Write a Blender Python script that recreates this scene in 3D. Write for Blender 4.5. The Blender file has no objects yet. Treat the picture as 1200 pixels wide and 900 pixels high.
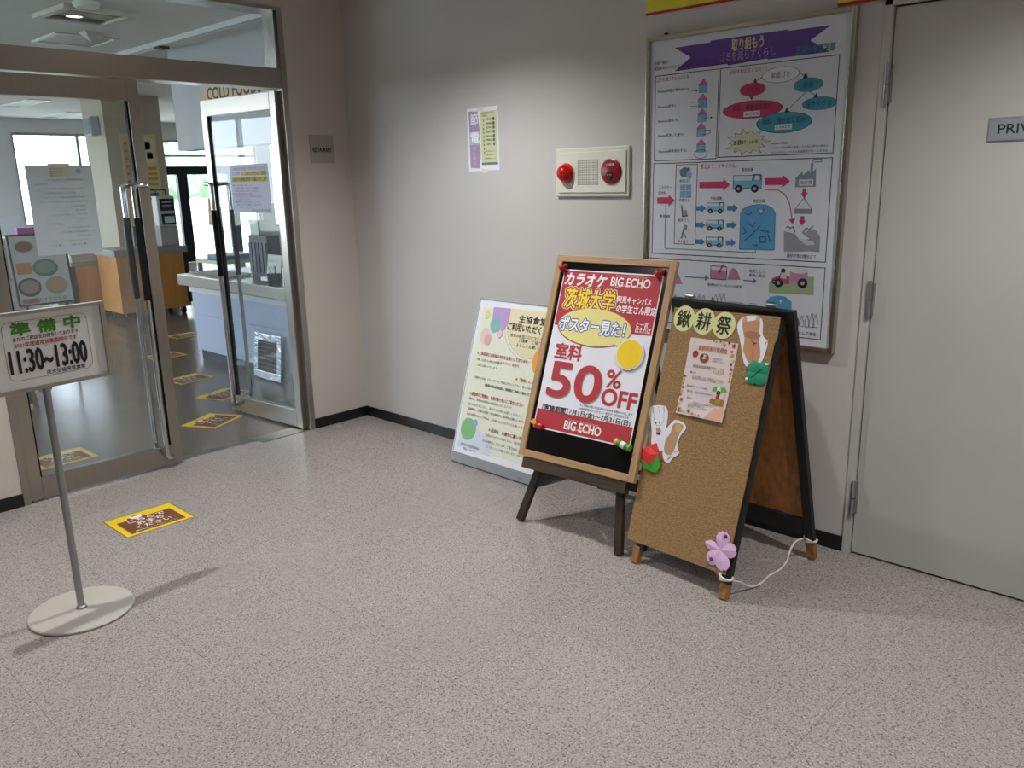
import bpy, bmesh, math, random
from mathutils import Vector, Matrix
random.seed(7)
R = math.radians
C = bpy.context.scene.collection
scene = bpy.context.scene

# ------------------------------------------------------------------ camera
cam_d = bpy.data.cameras.new('camera')
cam = bpy.data.objects.new('camera', cam_d); C.objects.link(cam)
def cam_matrix(loc, yaw, pitch, roll):
    f = Vector((math.sin(yaw)*math.cos(pitch), math.cos(yaw)*math.cos(pitch), math.sin(pitch)))
    r = Vector((math.cos(yaw), -math.sin(yaw), 0)); u = r.cross(f)
    r2 = r*math.cos(roll)+u*math.sin(roll); u2 = u*math.cos(roll)-r*math.sin(roll)
    m = Matrix((r2, u2, -f)).transposed().to_4x4(); m.translation = loc
    return m
cam.matrix_world = cam_matrix((4.354, -3.1594, 1.5), -0.76316, -0.24303, -0.02244)
cam_d.sensor_width = 36; cam_d.lens = 970.0/1200*36; cam_d.clip_start = .05; cam_d.clip_end = 200
scene.camera = cam

# ------------------------------------------------------------------ world, exposure
SKY = 10.0
w = bpy.data.worlds.new('sky'); scene.world = w; w.use_nodes = True
bgn = w.node_tree.nodes['Background']
bgn.inputs[0].default_value = (.80, .90, 1.0, 1); bgn.inputs[1].default_value = SKY
vs = scene.view_settings
vs.view_transform = 'Standard'; vs.look = 'None'; vs.exposure = 0.0; vs.gamma = 1.0; vs.use_curve_mapping = False
LAMP_W = 146.0        # power of each recessed downlight in the lobby
CEIL = 2.56           # lobby ceiling
RCEIL = 2.70          # restaurant ceiling

# ------------------------------------------------------------------ materials
def lin(h):
    if isinstance(h, (tuple, list)): return tuple(h)
    h = h.lstrip('#'); v = [int(h[i:i+2], 16)/255 for i in (0, 2, 4)]
    return tuple(x/12.92 if x <= .04045 else ((x+.055)/1.055)**2.4 for x in v)
_mats = {}
def mat(key, col='#808080', rough=.5, metal=0., var=0., scale=8., bump=0., bscale=60., stretch=(1, 1, 1), spec=.5, emit=0., detail=3, col2=None, objvar=0., alpha=None):
    """procedural material: noise-mixed base colour, optional noise bump"""
    if key in _mats: return _mats[key]
    m = bpy.data.materials.new(key); m.use_nodes = True; nt = m.node_tree; N = nt.nodes; Lk = nt.links
    b = N['Principled BSDF']; c = lin(col)
    b.inputs['Roughness'].default_value = rough; b.inputs['Metallic'].default_value = metal
    b.inputs['Specular IOR Level'].default_value = spec
    tc = N.new('ShaderNodeTexCoord'); mp = N.new('ShaderNodeMapping'); mp.inputs['Scale'].default_value = stretch
    Lk.new(tc.outputs['Object'], mp.inputs[0])
    nz = N.new('ShaderNodeTexNoise'); nz.inputs['Scale'].default_value = scale; nz.inputs['Detail'].default_value = detail
    Lk.new(mp.outputs[0], nz.inputs['Vector'])
    mx = N.new('ShaderNodeMix'); mx.data_type = 'RGBA'
    c2 = lin(col2) if col2 else tuple(max(0, x*(1-var)) for x in c)
    mx.inputs[6].default_value = (*c, 1); mx.inputs[7].default_value = (*c2, 1)
    rp = N.new('ShaderNodeMapRange'); rp.inputs[1].default_value = .32; rp.inputs[2].default_value = .68
    Lk.new(nz.outputs['Fac'], rp.inputs[0]); Lk.new(rp.outputs[0], mx.inputs[0])
    out = mx.outputs[2]
    if objvar:
        oi = N.new('ShaderNodeObjectInfo'); hs = N.new('ShaderNodeHueSaturation'); mr = N.new('ShaderNodeMapRange')
        mr.inputs[3].default_value = 1-objvar; mr.inputs[4].default_value = 1+objvar
        Lk.new(oi.outputs['Random'], mr.inputs[0]); Lk.new(mr.outputs[0], hs.inputs['Value']); Lk.new(out, hs.inputs['Color']); out = hs.outputs[0]
    Lk.new(out, b.inputs['Base Color'])
    if bump:
        n2 = N.new('ShaderNodeTexNoise'); n2.inputs['Scale'].default_value = bscale; n2.inputs['Detail'].default_value = 2
        Lk.new(mp.outputs[0], n2.inputs['Vector'])
        bp = N.new('ShaderNodeBump'); bp.inputs['Strength'].default_value = bump; bp.inputs['Distance'].default_value = .01
        Lk.new(n2.outputs['Fac'], bp.inputs['Height']); Lk.new(bp.outputs[0], b.inputs['Normal'])
    if emit:
        b.inputs['Emission Color'].default_value = (*c, 1); b.inputs['Emission Strength'].default_value = emit
    _mats[key] = m; return m
def ink(col): return mat('ink_'+col.lstrip('#'), col, rough=.55, var=.04, scale=40)
def glass_mat(key, tint=(.93, .96, .97), refl=.06, rough=.0, haze=0.):
    if key in _mats: return _mats[key]
    m = bpy.data.materials.new(key); m.use_nodes = True; nt = m.node_tree; N = nt.nodes; Lk = nt.links
    N.remove(N['Principled BSDF']); o = N['Material Output']
    tr = N.new('ShaderNodeBsdfTransparent'); tr.inputs[0].default_value = (*tint, 1)
    gl = N.new('ShaderNodeBsdfGlossy'); gl.inputs['Roughness'].default_value = rough; gl.inputs[0].default_value = (1, 1, 1, 1)
    fr = N.new('ShaderNodeFresnel'); fr.inputs[0].default_value = 1.45
    mr = N.new('ShaderNodeMapRange'); mr.inputs[1].default_value = .0; mr.inputs[2].default_value = 1.; mr.inputs[3].default_value = refl*.3; mr.inputs[4].default_value = 1
    Lk.new(fr.outputs[0], mr.inputs[0])
    ge = N.new('ShaderNodeNewGeometry'); iv = N.new('ShaderNodeMath'); iv.operation = 'SUBTRACT'; iv.inputs[0].default_value = 1.; Lk.new(ge.outputs['Backfacing'], iv.inputs[1])
    mu = N.new('ShaderNodeMath'); mu.operation = 'MULTIPLY'; Lk.new(mr.outputs[0], mu.inputs[0]); Lk.new(iv.outputs[0], mu.inputs[1])   # thin sheet: one reflection, none inside
    mx = N.new('ShaderNodeMixShader'); Lk.new(mu.outputs[0], mx.inputs[0]); Lk.new(tr.outputs[0], mx.inputs[1]); Lk.new(gl.outputs[0], mx.inputs[2])
    last = mx.outputs[0]
    if haze:
        df = N.new('ShaderNodeBsdfDiffuse'); df.inputs[0].default_value = (.85, .87, .88, 1)
        nz = N.new('ShaderNodeTexNoise'); nz.inputs['Scale'].default_value = 3.
        m2 = N.new('ShaderNodeMapRange'); m2.inputs[3].default_value = haze*.4; m2.inputs[4].default_value = haze*1.2
        Lk.new(nz.outputs['Fac'], m2.inputs[0])
        mh = N.new('ShaderNodeMixShader'); Lk.new(m2.outputs[0], mh.inputs[0]); Lk.new(last, mh.inputs[1]); Lk.new(df.outputs[0], mh.inputs[2]); last = mh.outputs[0]
    Lk.new(last, o.inputs[0]); _mats[key] = m; return m
def terrazzo(key, base, dark, light, rough, tint_amp, objvar=0., spec=.4):
    if key in _mats: return _mats[key]
    m = bpy.data.materials.new(key); m.use_nodes = True; nt = m.node_tree; N = nt.nodes; Lk = nt.links
    b = N['Principled BSDF']; b.inputs['Roughness'].default_value = rough; b.inputs['Specular IOR Level'].default_value = spec
    ge = N.new('ShaderNodeNewGeometry'); mpp = N.new('ShaderNodeMapping'); mpp.inputs['Rotation'].default_value = (.31, .57, .83); mpp.inputs['Location'].default_value = (3.37, 1.71, 5.13); Lk.new(ge.outputs['Position'], mpp.inputs[0]); P = mpp.outputs[0]
    def noise(s, d=2):
        n = N.new('ShaderNodeTexNoise'); n.inputs['Scale'].default_value = s; n.inputs['Detail'].default_value = d; Lk.new(P, n.inputs['Vector']); return n.outputs['Fac']
    def mrange(x, a, b_, c=0., d=1.):
        r = N.new('ShaderNodeMapRange'); r.inputs[1].default_value = a; r.inputs[2].default_value = b_; r.inputs[3].default_value = c; r.inputs[4].default_value = d; Lk.new(x, r.inputs[0]); return r.outputs[0]
    def mix(f, a, b_):
        x = N.new('ShaderNodeMix'); x.data_type = 'RGBA'; Lk.new(f, x.inputs[0])
        for i, v in ((6, a), (7, b_)):
            if isinstance(v, tuple): x.inputs[i].default_value = (*v, 1)
            else: Lk.new(v, x.inputs[i])
        return x.outputs[2]
    big = mrange(noise(1.3, 3), .35, .65)
    c = mix(big, lin(base), tuple(x*y for x, y in zip(lin(base), tint_amp)))
    c = mix(mrange(noise(150, 2), .50, .68), c, lin(dark))
    c = mix(mrange(noise(230, 2), .56, .70), c, lin(light))
    if objvar:
        oi = N.new('ShaderNodeObjectInfo'); hs = N.new('ShaderNodeHueSaturation')
        Lk.new(mrange(oi.outputs['Random'], 0, 1, 1-objvar, 1+objvar), hs.inputs['Value']); Lk.new(c, hs.inputs['Color']); c = hs.outputs[0]
    Lk.new(c, b.inputs['Base Color'])
    Lk.new(mrange(noise(1.6, 2), .3, .7, rough*.92, rough*1.12), b.inputs['Roughness'])
    _mats[key] = m; return m
def wood(key, col, col2, rough=.5, along=2, scale=6.):
    st = [14., 14., 14.]; st[along] = 1.2
    return mat(key, col, rough, col2=col2, scale=scale, stretch=tuple(st), bump=.15, bscale=scale*2, detail=5)

M = {}
M['wall'] = mat('wall_paint', '#c3c1c0', .75, var=.05, scale=2.2, bump=.25, bscale=260)
M['wall_warm'] = mat('wall_paint_warm', '#c2bab2', .75, var=.06, scale=2.2, bump=.25, bscale=260)
M['wall_pale'] = mat('wall_paint_pale', '#dddad4', .75, var=.05, scale=2.2)  # for the unseen lobby walls, paled to bounce more light
M['ceil'] = mat('ceiling_board', '#e2e1de', .8, var=.06, scale=30, bump=.2, bscale=120)
M['base'] = mat('black_vinyl', '#121214', .4, var=.2, scale=20)
M['steel'] = mat('stainless', '#aba69e', .3, 1., var=.05, scale=3, stretch=(1, 1, 30), bump=.03, bscale=60)
M['steel_h'] = mat('stainless_horizontal', '#aba69e', .3, 1., var=.05, scale=3, stretch=(30, 1, 30), bump=.03, bscale=60)
M['chrome'] = mat('chrome', '#c9c9c9', .08, 1., var=.05)
M['alu'] = mat('aluminium', '#a8a9aa', .38, .9, var=.08, scale=10)
M['rubber'] = mat('black_rubber', '#0b0b0d', .7, var=.2, spec=.25)
M['door_paint'] = mat('door_paint', '#b9b9b4', .55, var=.06, scale=2.5, bump=.04, bscale=150)
M['paper'] = mat('white_paper', '#e2e4ee', .6, var=.03, scale=5)
M['black'] = mat('black_board', '#0b0b0d', .16, var=.3, scale=4)
M['blackwood'] = mat('black_stained_wood', '#131312', .5, var=.35, scale=9, stretch=(8, 8, 1), bump=.1)
M['darkwood'] = wood('dark_brown_wood', '#3a2d22', '#241a13', .5)
M['framewood'] = wood('pale_frame_wood', '#b98f5f', '#a27a4c', .45)
M['tipwood'] = wood('bare_wood_tip', '#b5763a', '#8d5526', .6)
M['backwood'] = wood('varnished_backboard', '#b0743f', '#8d582c', .55, along=1, scale=3)
M['cork'] = mat('cork', '#a28257', .85, col2='#836640', scale=160, detail=4, bump=.4, bscale=220)
M['glass'] = glass_mat('clear_glass', haze=.05)
M['glass2'] = glass_mat('window_glass', (.96, .98, .98))
M['acryl'] = glass_mat('acrylic', (.95, .97, .98), haze=.10)

# ------------------------------------------------------------------ mesh helpers
class MB:
    """collects geometry; build() links it as one mesh object"""
    def __init__(s): s.v = []; s.f = []; s.smooth = False
    def add(s, vs_, fs): o = len(s.v); s.v += [tuple(x) for x in vs_]; s.f += [tuple(i+o for i in f) for f in fs]; return s
    def box(s, x0, x1, y0, y1, z0, z1):
        return s.add([(x, y, z) for z in (z0, z1) for y in (y0, y1) for x in (x0, x1)],
                     [(0, 2, 3, 1), (4, 5, 7, 6), (0, 1, 5, 4), (2, 6, 7, 3), (0, 4, 6, 2), (1, 3, 7, 5)])
    def prism(s, pts, z0, z1):
        a = sum(pts[i][0]*pts[(i+1) % len(pts)][1]-pts[(i+1) % len(pts)][0]*pts[i][1] for i in range(len(pts)))
        if a < 0: pts = pts[::-1]
        n = len(pts)
        return s.add([(x, y, z0) for x, y in pts]+[(x, y, z1) for x, y in pts],
                     [tuple(range(n))[::-1], tuple(range(n, 2*n))]+[(i, (i+1) % n, (i+1) % n+n, i+n) for i in range(n)])
    def poly(s, pts, z):
        a = sum(pts[i][0]*pts[(i+1) % len(pts)][1]-pts[(i+1) % len(pts)][0]*pts[i][1] for i in range(len(pts)))
        if a < 0: pts = pts[::-1]
        return s.add([(x, y, z) for x, y in pts], [tuple(range(len(pts)))])
    def cyl(s, a, b, r, n=16, r2=None):
        return s.tube([a, b], [r, r if r2 is None else r2], n)
    def tube(s, path, r, n=10, cap=True):
        path = [Vector(q) for q in path]; k = len(path)
        rs = r if isinstance(r, (list, tuple)) else [r]*k
        d0 = (path[1]-path[0]).normalized(); up = Vector((0, 0, 1)) if abs(d0.z) < .9 else Vector((1, 0, 0))
        x = d0.cross(up).normalized(); vs_ = []
        for i, q in enumerate(path):
            d = (path[min(i+1, k-1)]-path[max(i-1, 0)]).normalized(); x = (x-d*x.dot(d)).normalized(); y = d.cross(x)
            vs_ += [q+(x*math.cos(2*math.pi*j/n)+y*math.sin(2*math.pi*j/n))*rs[i] for j in range(n)]
        fs = [(i*n+j, i*n+(j+1) % n, (i+1)*n+(j+1) % n, (i+1)*n+j) for i in range(k-1) for j in range(n)]
        if cap: fs += [tuple(range(n))[::-1], tuple(range((k-1)*n, k*n))]
        s.smooth = True
        return s.add(vs_, fs)
    def lathe(s, prof, c=(0, 0), n=28, axis='z', sx=1., sy=1.):
        """prof: (r, h) list, revolved about local z through c"""
        vs_ = [(c[0]+r*math.cos(2*math.pi*j/n)*sx, c[1]+r*math.sin(2*math.pi*j/n)*sy, h) for r, h in prof for j in range(n)]
        k = len(prof)
        fs = [(i*n+j, i*n+(j+1) % n, (i+1)*n+(j+1) % n, (i+1)*n+j) for i in range(k-1) for j in range(n)]
        fs += [tuple(range(n))[::-1], tuple(range((k-1)*n, k*n))]
        s.smooth = True
        return s.add(vs_, fs)
    def beam(s, a, b, wx, wy, side=(1, 0, 0)):
        """square bar from a to b; wx along side, wy across"""
        a, b = Vector(a), Vector(b); d = (b-a).normalized(); x = Vector(side); x = (x-d*x.dot(d)).normalized(); y = d.cross(x)
        vs_ = [q+x*sx*wx/2+y*sy*wy/2 for q in (a, b) for sx, sy in ((-1, -1), (1, -1), (1, 1), (-1, 1))]
        return s.add(vs_, [(0, 3, 2, 1), (4, 5, 6, 7)]+[(i, (i+1) % 4, (i+1) % 4+4, i+4) for i in range(4)])
    def mesh(s, name, m, bev=0., seg=2):
        me = bpy.data.meshes.new(name); me.from_pydata(s.v, [], s.f); me.validate()
        bm = bmesh.new(); bm.from_mesh(me); bmesh.ops.recalc_face_normals(bm, faces=bm.faces) if not getattr(s, 'flat', False) else None
        if bev:
            es = [e for e in bm.edges if len(e.link_faces) == 2 and e.calc_face_angle(0) > .6]
            bmesh.ops.bevel(bm, geom=es, offset=bev, segments=seg, affect='EDGES', profile=.6)
        bm.to_mesh(me); bm.free()
        if s.smooth:
            for p_ in me.polygons: p_.use_smooth = True
            try: me.set_sharp_from_angle(angle=R(38))
            except Exception: pass
        me.materials.append(m); return me
    def build(s, name, m, parent=None, bev=0., seg=2):
        o = bpy.data.objects.new(name, s.mesh(name, m, bev, seg)); C.objects.link(o)
        if parent: o.parent = parent
        return o
def tag(o, label=None, cat=None, group=None, kind=None):
    if label: o['label'] = label
    if cat: o['category'] = cat
    if group: o['group'] = group
    if kind: o['kind'] = kind
    return o
def struct(o, label, cat): return tag(o, label, cat, kind='structure')
def empty(name, loc=(0, 0, 0), rz=0., label=None, cat=None, group=None, mw=None, kind=None):
    o = bpy.data.objects.new(name, None); C.objects.link(o); o.empty_display_size = .1
    if mw is not None: o.matrix_world = mw
    else: o.location = loc; o.rotation_euler = (0, 0, rz)
    return tag(o, label, cat, group, kind)
def frame(o, yaw=0., tilt=0., u=0., v=0., n=0.):
    """matrix of an upright board: X = right, Y = up along the board, Z = out of its face"""
    e = Vector((math.cos(R(yaw)), math.sin(R(yaw)), 0)); bk = Vector((-e.y, e.x, 0))
    up = Vector((0, 0, math.cos(R(tilt))))+bk*math.sin(R(tilt)); nn = e.cross(up)
    m = Matrix((e, up, nn)).transposed().to_4x4(); m.translation = Vector(o)+e*u+up*v+nn*n
    return m
def copy_tree(o, parent=None):
    c = o.copy(); C.objects.link(c); c.parent = parent
    for ch in list(o.children): copy_tree(ch, c)
    return c
def wall_frame(u, v, n=0.): return frame((0, 0, 0), 0, 0, u, v, n)       # on the back wall (x, z)
def left_frame(u, v, n=0.): return frame((0, 0, 0), 90, 0, u, v, n)      # on the left wall (y, z)

# ------------------------------------------------------------------ print: lettering and flat shapes on boards
_tc = bpy.data.curves.new('type', 'FONT'); _tc.resolution_u = 2; _to = bpy.data.objects.new('type', _tc); C.objects.link(_to)
_glyph = {}
def glyphs(s, shear=0.):
    k = (s, shear)
    if k not in _glyph:
        _tc.body = s; _tc.shear = shear; _tc.resolution_u = 6 if len(s) < 9 and s.isascii() else (3 if len(s) < 9 else 2); me = bpy.data.meshes.new_from_object(_to)
        vs_ = [(v.co.x, v.co.y) for v in me.vertices]; fs = [tuple(p_.vertices) for p_ in me.polygons]
        bpy.data.meshes.remove(me)
        x0 = min(v[0] for v in vs_); x1 = max(v[0] for v in vs_); y0 = min(v[1] for v in vs_); y1 = max(v[1] for v in vs_)
        _glyph[k] = (vs_, fs, x0, x1, y0, y1)
    return _glyph[k]
class Print:
    """flat print on a board whose local frame is (right, up, out); every mark is a part of its own"""
    def __init__(s, parent, z, u0=0., v0=0.): s.p = parent; s.z = z; s.u0 = u0; s.v0 = v0; s.m = []; s.cur = None; s.n = 0
    def begin(s, name, col):
        if s.cur is None: s.m.append((name, col, MB())); s.m[-1][2].flat = True; s.n += 1
        return s.m[-1][2] if s.cur is None else s.cur
    def zz(s, layer): return s.z+layer*.00045+(s.n % 24)*.000012
    def pt(s, q): return (q[0]-s.u0, q[1]-s.v0)
    def poly(s, pts, col, layer=1, name='print'): mb = s.begin(name, col); mb.poly([s.pt(q) for q in pts], s.zz(layer)); return s
    def rect(s, a, b, col, layer=1, name='print'):
        return s.poly([(a[0], a[1]), (b[0], a[1]), (b[0], b[1]), (a[0], b[1])], col, layer, name)
    def ell(s, c, rx, ry, col, layer=1, n=28, name='print', a0=0, a1=360):
        return s.poly([(c[0]+rx*math.cos(R(a0+(a1-a0)*i/n)), c[1]+ry*math.sin(R(a0+(a1-a0)*i/n))) for i in range(n if a1-a0 == 360 else n+1)], col, layer, name)
    def line(s, pts, wd, col, layer=1, name='print'):
        """mitred strip along pts"""
        mb = s.begin(name, col); closed = len(pts) > 2 and math.hypot(pts[0][0]-pts[-1][0], pts[0][1]-pts[-1][1]) < 1e-6
        q = pts[:-1] if closed else pts; n = len(q); L_, R_ = [], []
        for i in range(n):
            a = q[i-1] if (i > 0 or closed) else None; b = q[(i+1) % n] if (i < n-1 or closed) else None
            def nrm(u, v): dx, dy = v[0]-u[0], v[1]-u[1]; l = math.hypot(dx, dy) or 1; return (-dy/l, dx/l)
            n1 = nrm(a, q[i]) if a else nrm(q[i], b); n2 = nrm(q[i], b) if b else n1
            mx, my = n1[0]+n2[0], n1[1]+n2[1]; l = math.hypot(mx, my) or 1; mx /= l; my /= l; k = wd/2/max(.35, mx*n1[0]+my*n1[1])
            L_.append((q[i][0]+mx*k, q[i][1]+my*k)); R_.append((q[i][0]-mx*k, q[i][1]-my*k))
        z = s.zz(layer); vs_ = [(*s.pt(v), z) for v in L_]+[(*s.pt(v), z) for v in R_]
        mb.add(vs_, [(n+i, n+(i+1) % n, (i+1) % n, i) for i in range(n if closed else n-1)])
        return s
    def ring(s, c, rx, ry, wd, col, layer=1, n=30): return s.line([(c[0]+rx*math.cos(2*math.pi*i/n), c[1]+ry*math.sin(2*math.pi*i/n)) for i in range(n)]+[(c[0]+rx, c[1])], wd, col, layer)
    def box(s, a, b, wd, col, layer=1): return s.line([a, (b[0], a[1]), b, (a[0], b[1]), a], wd, col, layer)
    def arrow(s, a, b, wd, head, col, layer=1):
        dx, dy = b[0]-a[0], b[1]-a[1]; l = math.hypot(dx, dy); dx /= l; dy /= l; c = (b[0]-dx*head, b[1]-dy*head); w2, h2 = wd/2, max(wd*.9, head*.7)
        return s.poly([(a[0]-dy*w2, a[1]+dx*w2), (a[0]+dy*w2, a[1]-dx*w2), (c[0]+dy*w2, c[1]-dx*w2), (c[0]+dy*h2, c[1]-dx*h2), b, (c[0]-dy*h2, c[1]+dx*h2), (c[0]-dy*w2, c[1]+dx*w2)], col, layer)
    def text(s, t, a, b, h, col, layer=2, bold=0., slope=False, shear=0., mirror=False, bolds=4, name='lettering'):
        """t fitted between points a and b (middle of its left and right ends), h tall"""
        vs_, fs, x0, x1, y0, y1 = glyphs(t, shear); wd = math.hypot(b[0]-a[0], b[1]-a[1]); c = ((a[0]+b[0])/2-s.u0, (a[1]+b[1])/2-s.v0)
        ang = math.atan2(b[1]-a[1], b[0]-a[0]) if slope else 0.; ca, sa = math.cos(ang), math.sin(ang)
        sx = wd/(x1-x0)*(-1 if mirror else 1); sy = h/(y1-y0)
        offs = [(0, 0)]+([(bold*h*math.cos(2*math.pi*i/bolds), bold*h*math.sin(2*math.pi*i/bolds)) for i in range(bolds)] if bold else [])
        mb = s.begin(name, col); z = s.zz(layer)
        for k, (ox, oy) in enumerate(offs):
            o = []
            for x, y in vs_:
                px, py = (x-(x0+x1)/2)*sx+ox, (y-(y0+y1)/2)*sy+oy
                o.append((c[0]+px*ca-py*sa, c[1]+px*sa+py*ca, z+k*.000012))
            mb.add(o, fs)
        return s
    def flush(s):
        for name, col, mb in s.m: mb.build(name, ink(col), s.p)
        s.m = []
def mid(a, b, t=.5): return (a[0]+(b[0]-a[0])*t, a[1]+(b[1]-a[1])*t)

# ================================================================== THE SETTING
# lobby floor: vinyl tiles 457 mm square on a dark bed
fl = MB().box(-.075, 7.5, -6.5, .14, -.06, -.0028).build('floor', mat('tile_bed', '#88817b', .8, var=.1))
struct(fl, 'speckled beige grey vinyl tile floor of the lobby', 'floor')
T = .457; GAP = .0008
M['tile'] = terrazzo('speckled_vinyl', '#98928f', '#625d5b', '#bdb8b6', .25, (.96, .93, .92), objvar=.012, spec=.38)
tile_cache = {}
def tile(x0, x1, y0, y1):
    k = (round(x1-x0, 4), round(y1-y0, 4))
    if k not in tile_cache:
        tile_cache[k] = MB().box(0, k[0], 0, k[1], 0, .0028).mesh('floor_tile', M['tile'])
    o = bpy.data.objects.new('floor_tile', tile_cache[k]); C.objects.link(o); o.parent = fl; o.location = (x0, y0, -.0028)
xs = [-.075]+[.362+T*i for i in range(16)]; xs = [x for x in xs if x < 7.4]+[7.5]
ys = [-6.5]+[-1.665-T*i for i in range(10, -4, -1)]; ys = [y for y in ys if y < -.05]+[.046]
for i in range(len(xs)-1):
    for j in range(len(ys)-1): tile(xs[i]+GAP/2, xs[i+1]-GAP/2, ys[j]+GAP/2, ys[j+1]-GAP/2)
# restaurant floor: polished, brownish
M['rfloor'] = terrazzo('polished_vinyl', '#6c645d', '#544d47', '#827a72', .2, (.92, .87, .80), spec=.1)
struct(MB().box(-12, -.075, -5, 9, -.06, 0).build('floor', M['rfloor']), 'shiny brownish grey floor of the restaurant beyond the glass doors', 'floor')
struct(MB().box(-.13, -.066, -2.03, -.49, 0, .003).build('trim_1', M['steel_h']), 'thin metal threshold strip under the glass doors', 'threshold')

DX0, DX1 = 3.206, 4.10          # service door leaf
wb = MB()
wb.box(0, DX0-.034, 0, .14, 0, CEIL); wb.box(DX0-.034, DX1+.034, 0, .14, 2.085, CEIL); wb.box(DX1+.034, 7.5, 0, .14, 0, CEIL)
struct(wb.build('wall_back', M['wall']), 'pale grey lobby wall with the framed poster and the service door', 'wall')
FY0, FY1, FZ = -2.072, -.407, 2.456   # steel door frame, outer
wl = MB()
wl.box(-.15, 0, FY1, .14, 0, CEIL); wl.box(-.15, 0, -6.5, FY0, 0, CEIL); wl.box(-.15, 0, FY0, FY1, FZ, CEIL)
struct(wl.build('wall_left', M['wall_warm']), 'cream wall around the glass doors of the restaurant', 'wall')
struct(MB().box(0, DX0-.035, -.008, 0, 0, .064).build('baseboard_back', M['base'], bev=.002), 'black vinyl skirting along the poster wall', 'baseboard')
struct(MB().box(DX1+.035, 7.5, -.008, 0, 0, .064).build('baseboard_back', M['base']), 'black vinyl skirting right of the service door', 'baseboard')
struct(MB().box(0, .008, FY1, -.008, 0, .064).build('baseboard_left', M['base'], bev=.002), 'short black skirting between the steel door frame and the corner', 'baseboard')
struct(MB().box(0, .008, -6.5, FY0, 0, .064).build('baseboard_left', M['base'], bev=.002), 'black skirting left of the steel door frame', 'baseboard')
struct(MB().box(0, 7.5, -6.5, 0, CEIL, CEIL+.1).build('ceiling', M['ceil']), 'plain board ceiling of the lobby above the frame', 'ceiling')
# lobby behind the camera
struct(MB().box(7.5, 7.62, -6.5, .14, 0, CEIL).build('wall_right', M['wall_pale']), 'cream lobby wall behind and right of the viewer', 'wall')
struct(MB().box(-.15, 7.62, -6.62, -6.5, 0, CEIL).build('wall_front', M['wall_pale']), 'cream lobby wall behind the viewer', 'wall')

# service door -------------------------------------------------------
jb = MB(); jb.box(DX0-.034, DX0-.004, -.012, .12, 0, 2.085); jb.box(DX1+.004, DX1+.034, -.012, .12, 0, 2.085); jb.box(DX0-.034, DX1+.034, -.012, .12, 2.052, 2.085)
struct(jb.build('trim_2', M['door_paint'], bev=.002), 'pale grey steel frame around the service door', 'door frame')
d = empty('door_1', (DX0, 0, 0), label='pale grey flush service door lettered PRIVATE', cat='door', kind='structure')
MB().box(0, DX1-DX0, .004, .044, .008, 2.046).build('door_leaf', M['door_paint'], d, bev=.002)
MB().box(-.004, DX1-DX0+.004, .046, .1, 0, 2.052).build('door_stop', mat('dark_gap', '#1a1918', .8), d)
for z in (1.793, 1.033, .242):
    h = MB(); h.cyl((-.006, -.016, z-.066), (-.006, -.016, z-.002), .0095, 12); h.cyl((-.006, -.016, z+.002), (-.006, -.016, z+.066), .0095, 12)
    h.cyl((-.006, -.016, z-.072), (-.006, -.016, z-.066), .007, 10); h.cyl((-.006, -.016, z+.066), (-.006, -.016, z+.072), .007, 10)
    h.box(-.012, .008, -.012, .004, z-.062, z+.062)
    h.build('hinge', M['alu'], d)
pl = tag(MB().box(0, .235, 0, .074, 0, .006).build('door_plate', mat('brushed_plate', '#9aa0a8', .4, .4, var=.05), bev=.0015), 'brushed grey nameplate reading PRIVATE on the service door', 'sign')
pl.matrix_world = wall_frame(3.535, 1.586, -.004)
pr = Print(pl, .006); pr.rect((.006, .006), (.229, .068), '#8f959d', 1); pr.text('PRIVATE', (.03, .037), (.208, .037), .03, '#15171c', bold=.015); pr.flush()

# glass double door in its steel frame ------------------------------
dfm = empty('trim_3', (0, (FY0+FY1)/2, 0), label='stainless steel frame and transom bar around the glass double door', cat='door frame', kind='structure')
yc = (FY0+FY1)/2; a, b = FY0-yc, FY1-yc
MB().box(-.155, .006, a, a+.033, 0, FZ).build('jamb', M['steel'], dfm, bev=.002)
MB().box(-.155, .006, b-.036, b, 0, FZ).build('jamb', M['steel'], dfm, bev=.002)
MB().box(-.155, .006, a+.033, b-.036, FZ-.02, FZ).build('head', M['steel_h'], dfm, bev=.002)
MB().box(-.12, .004, a+.033, b-.036, 2.024, 2.132).build('transom_bar', M['steel_h'], dfm, bev=.003)
MB().box(-.062, -.050, a+.033, b-.036, 2.132, FZ-.02).build('transom_glass', M['glass'], dfm)
MB().box(-.10, .002, a+.055, a+.058, 2.132, FZ-.02).box(-.10, .002, b-.058, b-.055, 2.132, FZ-.02).build('glazing_bead', M['steel'], dfm)

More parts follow.
